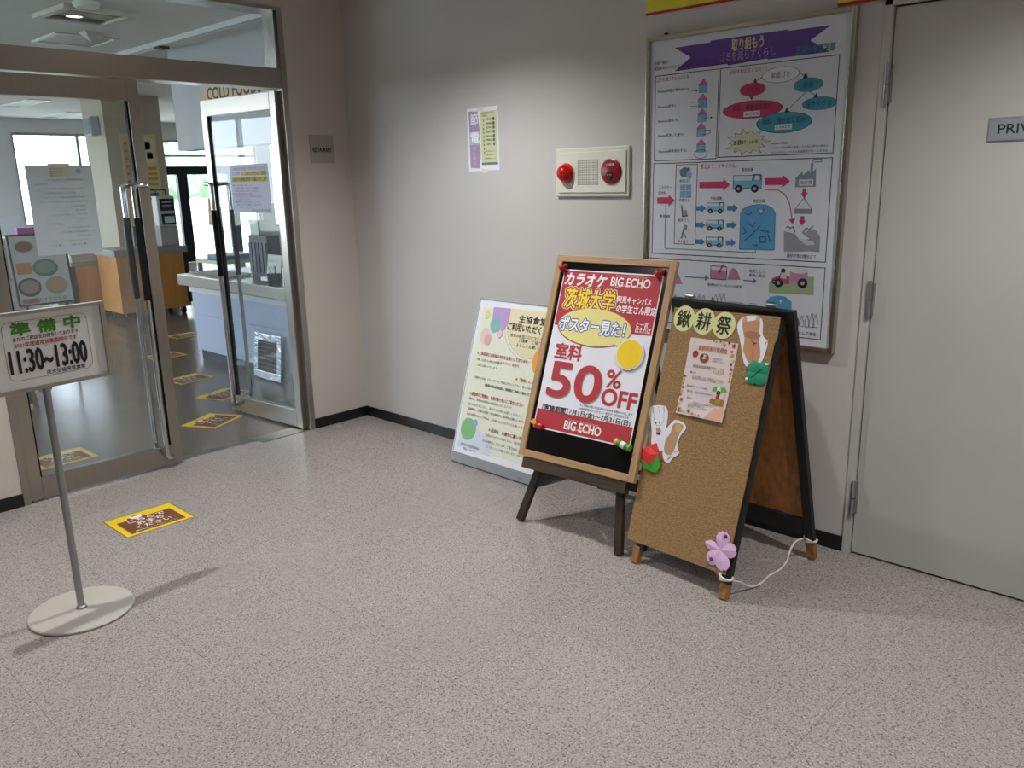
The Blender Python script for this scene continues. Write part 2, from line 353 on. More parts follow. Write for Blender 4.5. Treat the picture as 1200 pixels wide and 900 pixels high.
LW = .775
def door_leaf(name, label, mw, side):
    """u from the hinge stile to the leading edge; side = +1 if the hinge is at the left"""
    d = empty(name, label=label, cat='door', mw=mw, kind='structure'); s = side
    def bx(u0, u1, v0, v1, n0=-.02, n1=.02): return MB().box(min(u0*s, u1*s), max(u0*s, u1*s), v0, v1, n0, n1)
    bx(0, .058, .012, 2.016).build('stile', M['steel'], d, bev=.003)
    bx(LW-.058, LW, .012, 2.016).build('stile', M['steel'], d, bev=.003)
    bx(.058, LW-.058, 1.918, 2.016).build('top_rail', M['steel_h'], d, bev=.003)
    bx(.058, LW-.058, .012, .122).build('bottom_rail', M['steel_h'], d, bev=.003)
    bx(.058, LW-.058, .122, 1.918, -.005, .005).build('glass', M['glass'], d)
    g = bx(.058, .066, .122, 1.918, -.012, .012); g.box(*[sorted(((LW-.066)*s, (LW-.058)*s))[i] for i in (0, 1)], .122, 1.918, -.012, .012)
    g.build('glazing_bead', M['rubber'], d)
    for n in (1, -1):
        uh, ua = LW-.105, LW-.035; z = n*.066
        pts = [(ua*s, 1.505, n*.02), (ua*s, 1.508, n*.05), ((ua-.01)*s, 1.510, z), ((uh+.015)*s, 1.508, z), (uh*s, 1.498, z), (uh*s, 1.47, z), (uh*s, .13, z), (uh*s, .09, z), ((uh+.01)*s, .072, z), ((uh+.03)*s, .064, n*.055), ((uh+.045)*s, .062, n*.02)]
        hd = MB().tube(pts, .0125, 12).build('handle', M['chrome'], d)
        MB().tube([(uh*s, .93, z), (uh*s, .932, z), (uh*s, 1.346, z), (uh*s, 1.348, z)], [.012, .0165, .0165, .012], 14).build('grip', M['rubber'], hd)
    MB().cyl((.02*s, .0, 0), (.02*s, .012, 0), .012, 10).build('pivot', M['steel'], d)
    return d
door_leaf('door_2', 'closed left glass door with steel frame and long pull handles', frame((-.021, FY0+.034, 0), 90), 1)
OPEN = 184.5
door_leaf('door_3', 'right glass door swung open into the restaurant', frame((-.03, FY1-.05, 0), OPEN), 1)
flp = MB().prism([(-.03, -.80), (.03, -.78), (.03, -.45), (-.03, -.45)], 0, .004)
tag(flp.build('floor_pivot_cover', M['steel_h']), 'flat steel closer plate set in the floor under the open glass door', 'cover plate').location = (-.03, 0, .0)

# signs on the left wall ----------------------------------------------
rs = tag(MB().box(-.083, .083, -.08, .08, 0, .005).build('wall_plate', mat('satin_plate', '#a5a099', .45, .3, var=.04), bev=.001), 'small square grey wall plate reading RESTAURANT', 'sign')
rs.matrix_world = left_frame(-.206, 1.696, 0)
pr = Print(rs, .005); pr.text('RESTAURANT', (-.066, -.004), (.066, -.004), .026, '#22211f', bold=.04); pr.flush()

# ------------------------------------------------------------------ lobby downlights
def downlight(x, y, where):
    o = empty('ceiling_downlight', (x, y, CEIL), label='round recessed ceiling downlight '+where, cat='lamp', group='lobby downlights')
    MB().lathe([(.055, -.004), (.075, -.006), (.078, 0)], n=24).build('trim_ring', M['alu'], o)
    MB().lathe([(.0, -.0045), (.05, -.0045), (.05, -.002)], n=20).build('lens', mat('lamp_lens', '#fff4e2', .4, emit=25), o)
    l = bpy.data.lights.new('lamp', 'SPOT'); l.energy = LAMP_W; l.color = (1., .985, .96); l.spot_size = R(132); l.spot_blend = 1.0; l.shadow_soft_size = .022
    lo = bpy.data.objects.new('lamp', l); C.objects.link(lo); lo.parent = o; lo.location = (0, 0, -.02)
for x, y, s in ((1.42, -.95, 'in front of the fire alarm'), (4.06, -.98, 'in front of the service door'), (1.2, -2.4, 'over the opening hours stand'), (3.9, -3.6, 'behind the viewer'), (6.3, -2.2, 'added out of view at the right, brightening the service door')): downlight(x, y, s)  # right-hand one is an added fill for the lower service door

# ================================================================== THINGS ON THE LOBBY WALL
# fire alarm ---------------------------------------------------------
al = empty('fire_alarm', mw=wall_frame(1.886, 1.411), label='cream fire alarm panel with red lamp and red push button', cat='alarm')
U, V = 1.886, 1.411
M['cream'] = mat('cream_plastic', '#cfd0c2', .4, var=.03)
MB().box(-.215, .215, 0, .222, 0, .014).build('housing', M['cream'], al, bev=.005)
MB().box(-.198, .202, .018, .203, .014, .020).build('cover', mat('cream_plastic_2', '#d2d3c7', .4, var=.03), al, bev=.002)
al_l = MB().lathe([(.047, .020), (.047, .026), (.044, .034), (.036, .052), (.022, .066), (.006, .072), (.0, .072)], (-.143, .109)); al_l.build('lamp_dome', mat('red_lens', '#c4160f', .12, var=.45, scale=26, emit=.06), al)
MB().lathe([(.051, .020), (.051, .024), (.047, .0245)], (-.143, .109)).build('lamp_ring', M['cream'], al)
g = MB()
for i in range(10):
    for j in range(11): g.lathe([(.0036, .0200), (.0036, .0206)], (-.072+i*.0128, .056+j*.0108), n=6)
g.smooth = False; g.build('speaker_grille', mat('dark_hole', '#23241f', .8), al)
MB().lathe([(.056, .020), (.056, .028), (.050, .031), (.0, .031)], (.122, .112)).build('button_disc', mat('dark_red_plastic', '#86101c', .3, var=.1), al)
MB().lathe([(.019, .031), (.019, .0335), (.0, .0335)], (.120, .094)).build('push_button', mat('black_plastic', '#0d0d10', .3), al)
pr = Print(al, .0312); pr.text('火災報知機', (.098, .142), (.146, .142), .011, '#e6c9c9'); pr.z = .0337; pr.text('強く押す', (.106, .096), (.134, .096), .007, '#c9c9c9'); pr.text('〇', (.117, .085), (.123, .085), .005, '#c9c9c9'); pr.flush()

# small energy-saving poster ------------------------------------------
sp = tag(MB().box(0, .228, 0, .318, 0, .0008).build('leaflet', M['paper']), 'small narrow purple and yellow leaflet taped to the wall', 'poster'); sp.matrix_world = wall_frame(1.052, 1.542, .0004) @ Matrix.Rotation(R(.6), 4, 'Z')
pr = Print(sp, .0008)
pr.poly([(.014, .018), (.084, .014), (.094, .09), (.092, .2), (.080, .300), (.014, .304)], '#9c8fae'); pr.poly([(.014, .2), (.092, .2), (.088, .135), (.014, .135)], '#a9b6cf', 2)
pr.rect((.100, .03), (.218, .298), '#c9cda0'); pr.rect((.100, .030), (.218, .042), '#5f7f80', 2)
pr.text('節', (.026, .262), (.082, .262), .056, '#e3dfe6', 3, bold=.02); pr.text('電', (.026, .17), (.086, .17), .05, '#eef1f6', 3, bold=.02)
for i, ch in enumerate('のお願い'): pr.text(ch, (.036, .115-i*.024), (.058, .115-i*.024), .02, '#e7c4c4', 3)
pr.text('夏の節電に取り組みましょう', (.108, .288), (.196, .288), .009, '#3d4434', 3); pr.text('ご協力を', (.108, .276), (.146, .276), .009, '#3d4434', 3)
for i in range(7):
    z = .256-i*.0205; pr.ell((.196, z), .0085, .0085, '#4f7378' if i > 1 else '#4c5548', 3, 14); pr.text(('照明を消す', '空調の温度', '扉を閉める', '電源を切る', '階段の利用', '待機電力減', '点検を行う')[i], (.140, z), (.182, z), .010, '#59614d', 3)
for i in range(9): pr.rect((.118, .245-i*.02), (.126, .255-i*.02), '#8d8a6a', 3)
for z in (.098, .08, .062): pr.text('ご理解お願いします', (.124, z), (.205, z), .008, '#6a6d58', 3)
pr.flush()
for u, v in ((.1, .312), (.12, .0)): MB().box(u-.022, u+.022, v-.012, v+.012, .0009, .0012).build('tape', mat('clear_tape', '#c9c6bf', .3), sp)

# yellow banners at the ceiling ------------------------------------------
for x0, x1, z0, nm in ((2.17, 2.80, 2.158, 'yellow banner with red lower border above the left of the framed poster'), (3.005, 3.75, 2.075, 'yellow banner with red lower border above the service door frame')):
    z0 = z0 if x0 < 3 else 2.0735
    bn = tag(MB().box(0, x1-x0, 0, .36, 0, .001).build('banner', mat('yellow_sheet', '#d9cf2a', .5, var=.04)), nm, 'banner'); bn.matrix_world = wall_frame(x0, z0, .0005 if x0 < 3 else .0135)
    pr = Print(bn, .001); pr.rect((0, 0), (x1-x0, .011), '#b51421'); pr.flush()

# big framed environment poster -----------------------------------------------
PX0, PX1, PZ0, PZ1 = 2.192, 3.084, .812, 2.068
po = empty('framed_poster', mw=wall_frame((PX0+PX1)/2, PZ0), label='large metal-framed poster about sorting rubbish with purple ribbon heading', cat='poster')
U, V = (PX0+PX1)/2, PZ0; hw = (PX1-PX0)/2; hh = PZ1-PZ0; fw = .019
MB().box(-hw+.005, hw-.005, .005, hh-.005, .002, .016).build('backing', mat('poster_sheet', '#dfe2ec', .35, var=.03, scale=3), po)
M['pframe'] = mat('champagne_metal', '#b5b3a6', .24, .9, var=.1)
for nm, a_ in (('frame_side', (-hw, -hw+fw, 0, hh)), ('frame_side', (hw-fw, hw, 0, hh)), ('frame_rail', (-hw+fw, hw-fw, 0, fw)), ('frame_rail', (-hw+fw, hw-fw, hh-fw, hh))):
    MB().box(a_[0], a_[1], a_[2], a_[3], 0, .030).build(nm, M['pframe'], po, bev=.004)
MB().box(-hw+fw, hw-fw, fw, hh-fw, .0205, .0225).build('cover_sheet', glass_mat('poster_acrylic', (.97, .98, .98), refl=.05), po)
MB().cyl((-hw+.09, hh+.004, .004), (-hw+.09, hh+.004, .02), .006, 10).build('hook', M['rubber'], po)
P = Print(po, .0162, U, V)
NAVY, PINK, TEAL, SKYB, GRY, LG = '#2a2b45', '#c8326a', '#3c9cb8', '#78b6d8', '#8a90a0', '#9cb98a'
P.poly([(2.327, 2.013), (2.495, 2.015), (2.495, 2.021), (2.824, 2.021), (2.824, 2.016), (2.987, 2.015), (2.912, 1.972), (2.99, 1.924), (2.745, 1.923), (2.745, 1.927), (2.575, 1.919), (2.575, 1.925), (2.33, 1.921), (2.405, 1.968)], '#5a3799')
P.text('取り組もう', (2.591, 1.994), (2.726, 1.992), .046, '#d9cf9a', bold=.02); P.text('ゴミを減らすくらし', (2.54, 1.953), (2.776, 1.951), .036, '#c7a5cf')
P.text('茨城大学農学部', (2.86, 1.941), (3.009, 1.942), .03, '#2f7f96', bold=.02)
P.text('企画・制作', (2.228, 1.963), (2.294, 1.962), .015, NAVY); P.text('環境系キャンパスゴミ削減プロジェクト', (2.227, 1.939), (2.48, 1.938), .014, NAVY, 3)
P.box((2.236, 1.91), (2.538, 1.562), .003, NAVY); P.box((2.546, 1.91), (3.026, 1.567), .003, NAVY)
P.box((2.234, 1.55), (3.026, 1.163), .003, NAVY); P.box((2.227, 1.141), (3.027, 0.8603), .003, NAVY)
P.text('ゴミを減らすための５Ｒ', (2.243, 1.895), (2.398, 1.892), .018, '#b83a4a')
for i, (t, a_, b_, c_) in enumerate((('Refuse(無駄に買わない)', (2.249, 1.847), (2.399, 1.844), (2.468, 1.842)), ('Return(返す)', (2.251, 1.783), (2.337, 1.784), (2.467, 1.785)), ('Reduce(減らす)', (2.253, 1.724), (2.355, 1.725), (2.467, 1.727)), ('Reuse(洗浄して使う)', (2.254, 1.665), (2.381, 1.665), (2.465, 1.671)), ('Recycle(再資源化する)', (2.258, 1.6), (2.398, 1.599), (2.466, 1.607)))):
    P.text(t, a_, b_, .015, NAVY); x, z = c_
    P.rect((x-.019, z-.016), (x+.019, z+.013), SKYB); P.poly([(x-.023, z+.013), (x+.023, z+.013), (x, z+.038)], '#cf6c94')
    P.box((x-.019, z-.016), (x+.019, z+.013), .0014, '#3d5c80', 2)
    if i == 0: P.arrow((x-.055, z-.006), (x-.024, z-.006), .0016, .009, NAVY, 2)
    elif i == 1: P.line([(x-.055, z+.006), (x, z+.006), (x+.006, z-.002), (x, z-.010), (x-.055, z-.010)], .0016, NAVY, 2)
    elif i == 2: P.arrow((x+.006, z-.002), (x+.048, z-.002), .0016, .008, NAVY, 2)
    elif i == 3: P.line([(x+.012, z+.006), (x+.042, z+.006), (x+.045, z-.004), (x+.034, z-.010), (x+.006, z-.010)], .0016, NAVY, 2)
    else: P.ring((x, z-.024), .03, .017, .0016, NAVY, 2)
P.text('分別すれば安くなる！！', (2.585, 1.895), (2.745, 1.889), .018, '#b83a4a')
for c_, rx, ry, col, t, tw, th in (((2.802, 1.863), .128, .049, '#eceef4', '家庭ゴミ', .13, .034), ((2.689, 1.819), .092, .042, PINK, '未分別', .09, .03), ((2.915, 1.817), .096, .043, TEAL, '分別', .07, .032), ((2.962, 1.747), .112, .040, TEAL, 'リサイクル', .17, .032), ((2.69, 1.744), .215, .058, PINK, '焼却・埋め立て処分', .29, .036), ((2.825, 1.687), .19, .066, TEAL, '焼却・埋め立て処分', .3, .036)):
    rx *= .58; ry *= .56; tw *= .58; th *= .66
    P.ell(c_, rx*1.03, ry*1.05, NAVY, 1); P.ell(c_, rx, ry, col, 2)
    dy = .009 if rx > .1 else 0
    P.text(t, (c_[0]-tw/2, c_[1]+dy), (c_[0]+tw/2, c_[1]+dy), th, NAVY, 4)
    if rx > .1:
        P.rect((c_[0]-.035, c_[1]-.026), (c_[0]+.035, c_[1]-.006), '#e6e6ee', 3); P.text('361,776/年' if col == PINK else '314,662/年', (c_[0]-.03, c_[1]-.016), (c_[0]+.03, c_[1]-.016), .012, NAVY, 4)
P.arrow((2.73, 1.861), (2.689, 1.845), .0022, .016, '#7a3350', 2); P.arrow((2.874, 1.864), (2.911, 1.843), .0022, .016, NAVY, 2); P.arrow((2.687, 1.796), (2.687, 1.779), .0022, .014, '#7a3350', 2)
P.arrow((2.922, 1.792), (2.956, 1.768), .0022, .016, NAVY, 2); P.arrow((2.909, 1.792), (2.828, 1.724), .0022, .016, NAVY, 2)
c_ = (2.674, 1.621); st = []
for i in range(28):
    k = 1. if i % 2 == 0 else .62; k *= (1., .86, .94, .8)[i//2 % 4] if i % 2 == 0 else 1
    st.append((c_[0]+.105*k*math.cos(2*math.pi*i/28), c_[1]+.056*k*math.sin(2*math.pi*i/28)))
P.poly(st, NAVY, 1); P.poly([(c_[0]+(x-c_[0])*.96, c_[1]+(y-c_[1])*.96) for x, y in st], '#d8d6b8', 2); P.text('差額47,114/年', (2.615, 1.621), (2.725, 1.621), .020, NAVY, 3)
for k, t in ((0, '※茨城大学試算'), (1, 'このゴミの処理費は概算です(分別に要する費用は'), (2, 'ゴミの分別によりその処理費用が低くなる場合')): P.text(t, ((2.781, 1.611)[0], (2.781, 1.611)[1]-k*.017), ((2.781, 1.611)[0]+(.065 if k == 0 else .225), (2.781, 1.611)[1]-k*.017), .009, '#4a4d60')
# third box: recycling flow
P.text('考えよう　リサイクル', (2.467, 1.531), (2.628, 1.534), .02, '#b83a4a')
P.box((2.348, 1.542), (2.452, 1.209), .0025, NAVY)
def truck(c_, k, pr_=P):
    x, z = c_; pr_.rect((x-.10*k, z-.028*k), (x+.10*k, z+.02*k), SKYB, 2); pr_.rect((x-.10*k, z+.02*k), (x+.03*k, z+.052*k), '#d4dbe6', 2); pr_.poly([(x+.03*k, z+.02*k), (x+.10*k, z+.02*k), (x+.095*k, z+.06*k), (x+.04*k, z+.06*k)], '#5b7fa8', 2); pr_.poly([(x+.05*k, z+.022*k), (x+.088*k, z+.022*k), (x+.085*k, z+.052*k), (x+.055*k, z+.052*k)], '#d4dbe6', 3)
    for dx in (-.06, .055): pr_.ell((x+dx*k, z-.032*k), .027*k, .025*k, '#23232c', 3, 16); pr_.ell((x+dx*k, z-.032*k), .011*k, .010*k, '#aeb4c0', 4, 12)
    pr_.box((x-.10*k, z-.028*k), (x+.10*k, z+.052*k), .0018, NAVY, 3)
truck((2.684, 1.46), .62)
for q in ((2.545, 1.363), (2.545, 1.292), (2.546, 1.222)): truck(q, .40)
def block(a_, b_, wd, col): P.arrow(a_, b_, wd, wd*1.15, col, 2)
block((2.256, 1.393), (2.346, 1.394), .027, PINK); block((2.465, 1.457), (2.606, 1.457), .026, PINK); block((2.761, 1.467), (2.865, 1.467), .027, PINK)
for a_, b_ in (((2.451, 1.361), (2.499, 1.361)), ((2.599, 1.363), (2.647, 1.363)), ((2.453, 1.292), (2.499, 1.293)), ((2.6, 1.294), (2.646, 1.296)), ((2.454, 1.222), (2.5, 1.222)), ((2.599, 1.222), (2.645, 1.224))): block(a_, b_, .018, '#3580b4')
P.poly([(2.887, 1.444), (2.887, 1.48), (2.913, 1.503), (2.915, 1.488), (2.939, 1.508), (2.944, 1.494), (2.966, 1.512), (2.969, 1.445)], '#8593a3'); P.rect((2.944, 1.492), (2.954, 1.534), '#8593a3'); P.line([(2.948, 1.536), (2.955, 1.546), (2.987, 1.545), (2.985, 1.536), (2.959, 1.536)], .003, '#70747f', 2)
P.rect((2.901, 1.45), (2.958, 1.473), '#d8dae2', 2); P.text('焼却場', (2.906, 1.461), (2.953, 1.462), .014, NAVY, 3)
P.arrow((2.925, 1.438), (2.926, 1.402), .015, .02, PINK, 2); P.arrow((2.924, 1.335), (2.924, 1.298), .015, .02, PINK, 2)
P.line([(2.892, 1.362), (2.925, 1.404), (2.958, 1.363)], .002, NAVY, 2); P.rect((2.89, 1.344), (2.961, 1.363), '#8f8a8c', 2)
P.line([(2.764, 1.436), (2.817, 1.435), (2.847, 1.418), (2.867, 1.386), (2.877, 1.346), (2.883, 1.316)], .003, PINK, 2); P.arrow((2.881, 1.329), (2.886, 1.304), .003, .02, PINK, 2)
P.poly([(2.851, 1.277), (2.898, 1.266), (2.924, 1.238), (2.957, 1.25), (2.928, 1.269), (2.946, 1.278), (2.975, 1.287), (2.999, 1.26), (3, 1.2), (2.967, 1.202), (2.856, 1.195)], '#9a9aa4'); P.poly([(2.909, 1.249), (2.974, 1.24), (2.979, 1.227), (2.947, 1.224)], '#c8cad2', 2)
P.line([(2.859, 1.289), (2.869, 1.295), (2.877, 1.287), (2.887, 1.294), (2.898, 1.272)], .005, '#6f7f95', 2); P.line([(2.928, 1.27), (2.941, 1.291), (2.954, 1.285), (2.97, 1.298)], .005, '#6f7f95', 2)
P.text('焼却灰等の埋め立て', (2.868, 1.18), (2.989, 1.183), .016, NAVY)
dome = [(2.662, 1.198)]+[(2.66, 1.342), (2.671, 1.361), (2.699, 1.373), (2.736, 1.379), (2.773, 1.376), (2.8, 1.363), (2.811, 1.344)]+[(2.815, 1.201)]
P.poly(dome, '#58a2cf'); P.line(dome+[dome[0]], .002, '#3d5c80', 2)
for q in (((2.678, 1.342), (2.701, 1.337), (2.71, 1.349)), ((2.739, 1.36), (2.762, 1.36), (2.751, 1.338), (2.739, 1.36)), ((2.681, 1.23), (2.753, 1.296)), ((2.675, 1.289), (2.689, 1.267), (2.674, 1.26)), ((2.692, 1.308), (2.718, 1.288), (2.727, 1.309)), ((2.751, 1.25), (2.775, 1.251), (2.776, 1.23), (2.752, 1.229), (2.751, 1.25)), ((2.784, 1.265), (2.796, 1.231)), ((2.717, 1.217), (2.742, 1.218), (2.729, 1.208)), ((2.749, 1.277), (2.788, 1.269), (2.768, 1.287))): P.line(list(q), .0028, '#33477a', 3)
P.poly([(2.74, 1.359), (2.761, 1.359), (2.751, 1.34)], '#d5dce8', 3)
P.line([(2.301, 1.373), (2.3, 1.187)], .003, '#4f89ae', 2); P.line([(2.3, 1.187), (2.734, 1.187), (2.734, 1.199)], .003, '#4f89ae', 2)
for t, a_, b_ in (('混合収集', (2.656, 1.515), (2.708, 1.515)), ('分別収集', (2.519, 1.402), (2.572, 1.403)), ('再生工場', (2.713, 1.391), (2.765, 1.393)), ('エネルギー', (2.263, 1.449), (2.328, 1.451)), ('原材料', (2.261, 1.425), (2.302, 1.426)), ('再資源化', (2.271, 1.325), (2.325, 1.327)), ('家電ゴミ', (2.368, 1.475), (2.42, 1.475)), ('可燃ゴミ', (2.366, 1.394), (2.418, 1.395)), ('粗大ゴミ', (2.365, 1.31), (2.417, 1.312)), ('ポイ捨て', (2.365, 1.218), (2.418, 1.221))): P.text(t, a_, b_, .014, NAVY)
P.poly([(2.366, 1.518), (2.385, 1.531), (2.416, 1.529), (2.421, 1.502), (2.386, 1.488), (2.37, 1.499)], '#6d7480', 2); P.ell((2.412, 1.501), .013, .017, '#86b3d4', 3)
P.rect((2.371, 1.406), (2.425, 1.459), '#7ea9cc', 2); P.line([(2.37, 1.434), (2.426, 1.435)], .003, '#c7d3e0', 3); P.line([(2.399, 1.406), (2.398, 1.459)], .003, '#c7d3e0', 3)
P.line([(2.381, 1.375), (2.387, 1.327), (2.412, 1.33)], .005, '#5d6577', 2); P.rect((2.389, 1.333), (2.406, 1.353), '#8794aa', 2); P.line([(2.398, 1.285), (2.391, 1.259), (2.383, 1.232)], .008, '#8b8f9c', 2); P.line([(2.391, 1.264), (2.408, 1.235)], .006, '#8b8f9c', 2); P.ell((2.402, 1.281), .009, .011, '#8b8f9c', 2)
# fourth box: compost and bottles
P.poly([(2.343, 1.033), (2.372, 1.08), (2.396, 1.035)], '#c77ba0'); P.arrow((2.409, 1.068), (2.526, 1.07), .004, .02, '#4f89ae', 2)
P.rect((2.533, 1.068), (2.606, 1.107), '#b9849c'); P.box((2.533, 1.068), (2.608, 1.123), .002, NAVY, 2); P.arrow((2.592, 1.133), (2.568, 1.092), .006, .014, PINK, 3)
P.poly([(2.613, 1.069), (2.621, 1.105), (2.637, 1.122), (2.655, 1.11), (2.673, 1.072)], '#b9849c'); P.text('農場内のコンポストの設置', (2.519, 1.041), (2.681, 1.045), .013, NAVY)
P.arrow((2.686, 1.071), (2.747, 1.072), .004, .018, '#4f89ae', 2); P.text('堆肥として', (2.71, 1.112), (2.781, 1.112), .013, NAVY); P.text('農場へ還元', (2.711, 1.094), (2.78, 1.095), .013, NAVY)
P.poly([(2.801, 1.029), (2.801, 1.074), (2.861, 1.101), (2.985, 1.104), (2.988, 1.034)], '#9fb890'); P.poly([(2.811, 1.07), (2.812, 1.088), (2.837, 1.099), (2.885, 1.097), (2.886, 1.069)], '#c35576', 2)
P.rect((2.888, 1.078), (2.96, 1.122), '#c98aa4', 2); P.ell((2.922, 1.125), .036, .012, '#d9d6dc', 2)
for q, r_ in (((2.841, 1.071), .018), ((2.941, 1.076), .02), ((2.822, 1.075), .009)): P.ell(q, r_, r_, '#23232c', 3, 18); P.ell(q, r_*.4, r_*.4, '#b0b0b8', 4, 12)
P.ell((2.858, 1.121), .009, .010, '#31313c', 3); P.poly([(2.847, 1.091), (2.851, 1.114), (2.868, 1.113), (2.874, 1.089)], '#d0d2da', 3); P.line([(2.851, 1.112), (2.841, 1.09)], .003, '#31313c', 3)
def bottle(c_, k, col=None):
    k *= .62; x, z = c_; o = [(x-.012*k, z), (x-.012*k, z+.035*k), (x-.004*k, z+.052*k), (x-.004*k, z+.066*k), (x+.004*k, z+.066*k), (x+.004*k, z+.052*k), (x+.012*k, z+.035*k), (x+.012*k, z)]
    if col: P.poly(o, col, 2)
    P.line(o+[o[0]], .0016, '#4b4f63', 3)
for i, (q, k) in enumerate((((2.345, 0.9468), .8), ((2.361, 0.9461), 1), ((2.383, 0.9449), .6), ((2.461, 0.9566), .8), ((2.481, 0.9564), 1), ((2.503, 0.9572), .9), ((2.545, 0.9637), .6), ((2.561, 0.9631), 1), ((2.579, 0.9647), 1.05), ((2.6, 0.9655), 1.1), ((2.931, 0.9075), .7), ((2.947, 0.9055), 1), ((2.969, 0.9059), 1.1), ((2.988, 0.9061), 1.3), ((3.003, 0.9077), 1.2))): bottle(q, k, '#6b6ab0' if i in (6, 10) else None)
P.box((2.624, 0.9578), (2.69, 0.9761), .0018, '#6d7080', 2); P.box((2.72, 0.9624), (2.748, 0.9781), .0018, '#6d7080', 2)
P.poly([(2.794, 0.9519), (2.792, 0.9941), (2.808, 1.011), (2.837, 1.02), (2.874, 1.018), (2.901, 0.9985), (2.903, 0.9573)], '#58a2cf'); P.poly([(2.848, 1.003), (2.861, 1.004), (2.856, 0.9855)], '#d5dce8', 3); P.line([(2.804, 0.9904), (2.834, 0.9882)], .003, '#33477a', 3); P.line([(2.811, 0.9704), (2.835, 0.9762), (2.834, 0.965)], .003, '#33477a', 3)
P.text('ビンとして再生', (2.909, 0.8746), (3.009, 0.8838), .014, NAVY); P.arrow((2.907, 0.9586), (2.92, 0.9589), .002, .01, NAVY, 2)
P.flush()

# ================================================================== NOTICE BOARD LEANING ON THE WALL
NW, NH = .632, .905
nb = empty('notice_board', mw=frame((1.114, -.275, 0), -.8, 17, 0, .006), label='tall white canteen notice in a thin aluminium frame leaning on the wall', cat='sign board')
MB().box(0, NW, 0, NH, -.016, -.002).build('backing', mat('white_panel', '#dcdde2', .5, var=.02), nb)
MB().box(0, NW, 0, .052, -.018, .004).build('bottom_rail', mat('grey_rail', '#8b8d90', .45, .2, var=.06), nb, bev=.002)
for a_ in ((0, .006, .05, NH), (NW-.006, NW, .05, NH), (0, NW, NH-.007, NH)): MB().box(a_[0], a_[1], a_[2], a_[3], -.018, .003).build('frame_strip', M['alu'], nb)
MB().box(.007, NW-.007, .053, NH-.008, -.001, .0006).build('poster', mat('poster_paper', '#e6e7ee', .45, var=.02), nb)
P = Print(nb, .0006, 0, .006)
CRM, TAN = '#e0e4d2', '#e3d9b4'
P.poly([(0.04, 0.8622), (NW-.02, (0.04, 0.8622)[1]), (NW-.02, .098), (.034, .098), (0.008, 0.3841)], CRM)
ctr = (0.4194, 0.8125); rr = .176; ptop = (0.2319, 0.8748)[1]
def arc(r_): return [q for q in ((ctr[0]+r_*math.cos(R(a_)), ctr[1]+r_*math.sin(R(a_))) for a_ in range(150, 400, 6)) if q[1] < ptop and q[0] < NW-.02]
P.line(arc(.20), .0016, '#8f9080', 2); q_ = arc(.178); P.poly(q_+[(q_[-1][0], ptop), (q_[0][0], ptop)], TAN, 3); P.line(arc(.183), .0016, '#9a926c', 2)
c_ = (0.1826, 0.8352); P.poly([(c_[0]-.066, (0.1219, 0.8697)[1]), (c_[0]+.062, (0.2322, 0.8736)[1])]+[(c_[0]+.064*math.cos(R(-i*15)), c_[1]-.01+.085*math.sin(R(-i*15))) for i in range(13)], '#b79ad0', 4)
P.ell((0.15, 0.7782), .036, .046, '#7fb8b4', 5); P.ell((0.0808, 0.8253), .018, .024, '#c9b94e', 4); P.ell((0.0808, 0.8253), .015, .021, '#e0dd8c', 5)
P.ell((0.0908, 0.7095), .037, .045, '#e3c6c0', 4); P.ell((0.1142, 0.691), .025, .032, '#d9a9a8', 5); P.ell((0.1987, 0.7329), .017, .024, '#c98fa8', 4); P.ell((0.1987, 0.7329), .014, .021, '#e4c8d4', 5)
P.ell((0.4969, 0.6224), .036, .062, '#eda13f', 5); P.ell((0.0928, 0.1975), .058, .060, '#7fba7c', 4); P.ell((0.1376, 0.2382), .016, .020, '#7fb1d9', 5)
c_ = (0.1572, 0.066); P.poly([(.034, .09)]+[(c_[0]+.13*math.cos(R(a_)), .09+.115*math.sin(R(a_))) for a_ in range(0, 136, 9)]+[(.034, .09+.12)], '#cfd9e6', 2)
BK, RD, DG = '#2a2a2a', '#b23a35', '#5c5f58'
P.text('生協食堂を', (0.3171, 0.8272), (NW-.075, (0.5865, 0.8254)[1]), .038, BK, 5, bold=.03); P.text('ご利用いただく皆様へ', (0.2449, 0.7845), (NW-.035, (0.6359, 0.7761)[1]), .040, BK, 5, bold=.03)
for t, a_, k in (('食堂の新型コロナウイルス感染症対策に', (0.2755, 0.7368), .37), ('ご理解・ご協力のほど', (0.3406, 0.7153), .23), ('よろしくお願いいたします', (0.3306, 0.69), .26)): P.text(t, a_, (a_[0]+k, a_[1]), .019, BK, 5)
def run(t, q, wd, h, col, bold=0.): P.text(t, q, (q[0]+wd, q[1]), h*.78, col, 5, bold=bold, bolds=3)
run('＊ご来店時には手指の消毒をお願いしております', (0.0548, 0.6123), .375, .024, RD, .02)
run('混雑してお席がない場合も相席はせず', (0.061, 0.5785), .19, .018, DG); run('★マスクのご着用を', (0.2178, 0.583), .16, .02, RD); run('ご協力お願いいたします', (0.0625, 0.5491), .16, .018, DG)
run('＊「黙食」にご協力ください', (0.3697, 0.5138), .24, .024, RD, .02)
run('食事中の会話、グループでのご利用はお控えください　最大４名まで', (0.0689, 0.4809), .44, .018, DG); run('お食事の際は会話を控え、短時間のご利用にご協力ください。', (0.1544, 0.4502), .36, .02, BK, .02)
run('＊昼間帯のご利用は、お席の譲り合いにご協力ください', (0.0555, 0.3893), .40, .026, RD, .02)
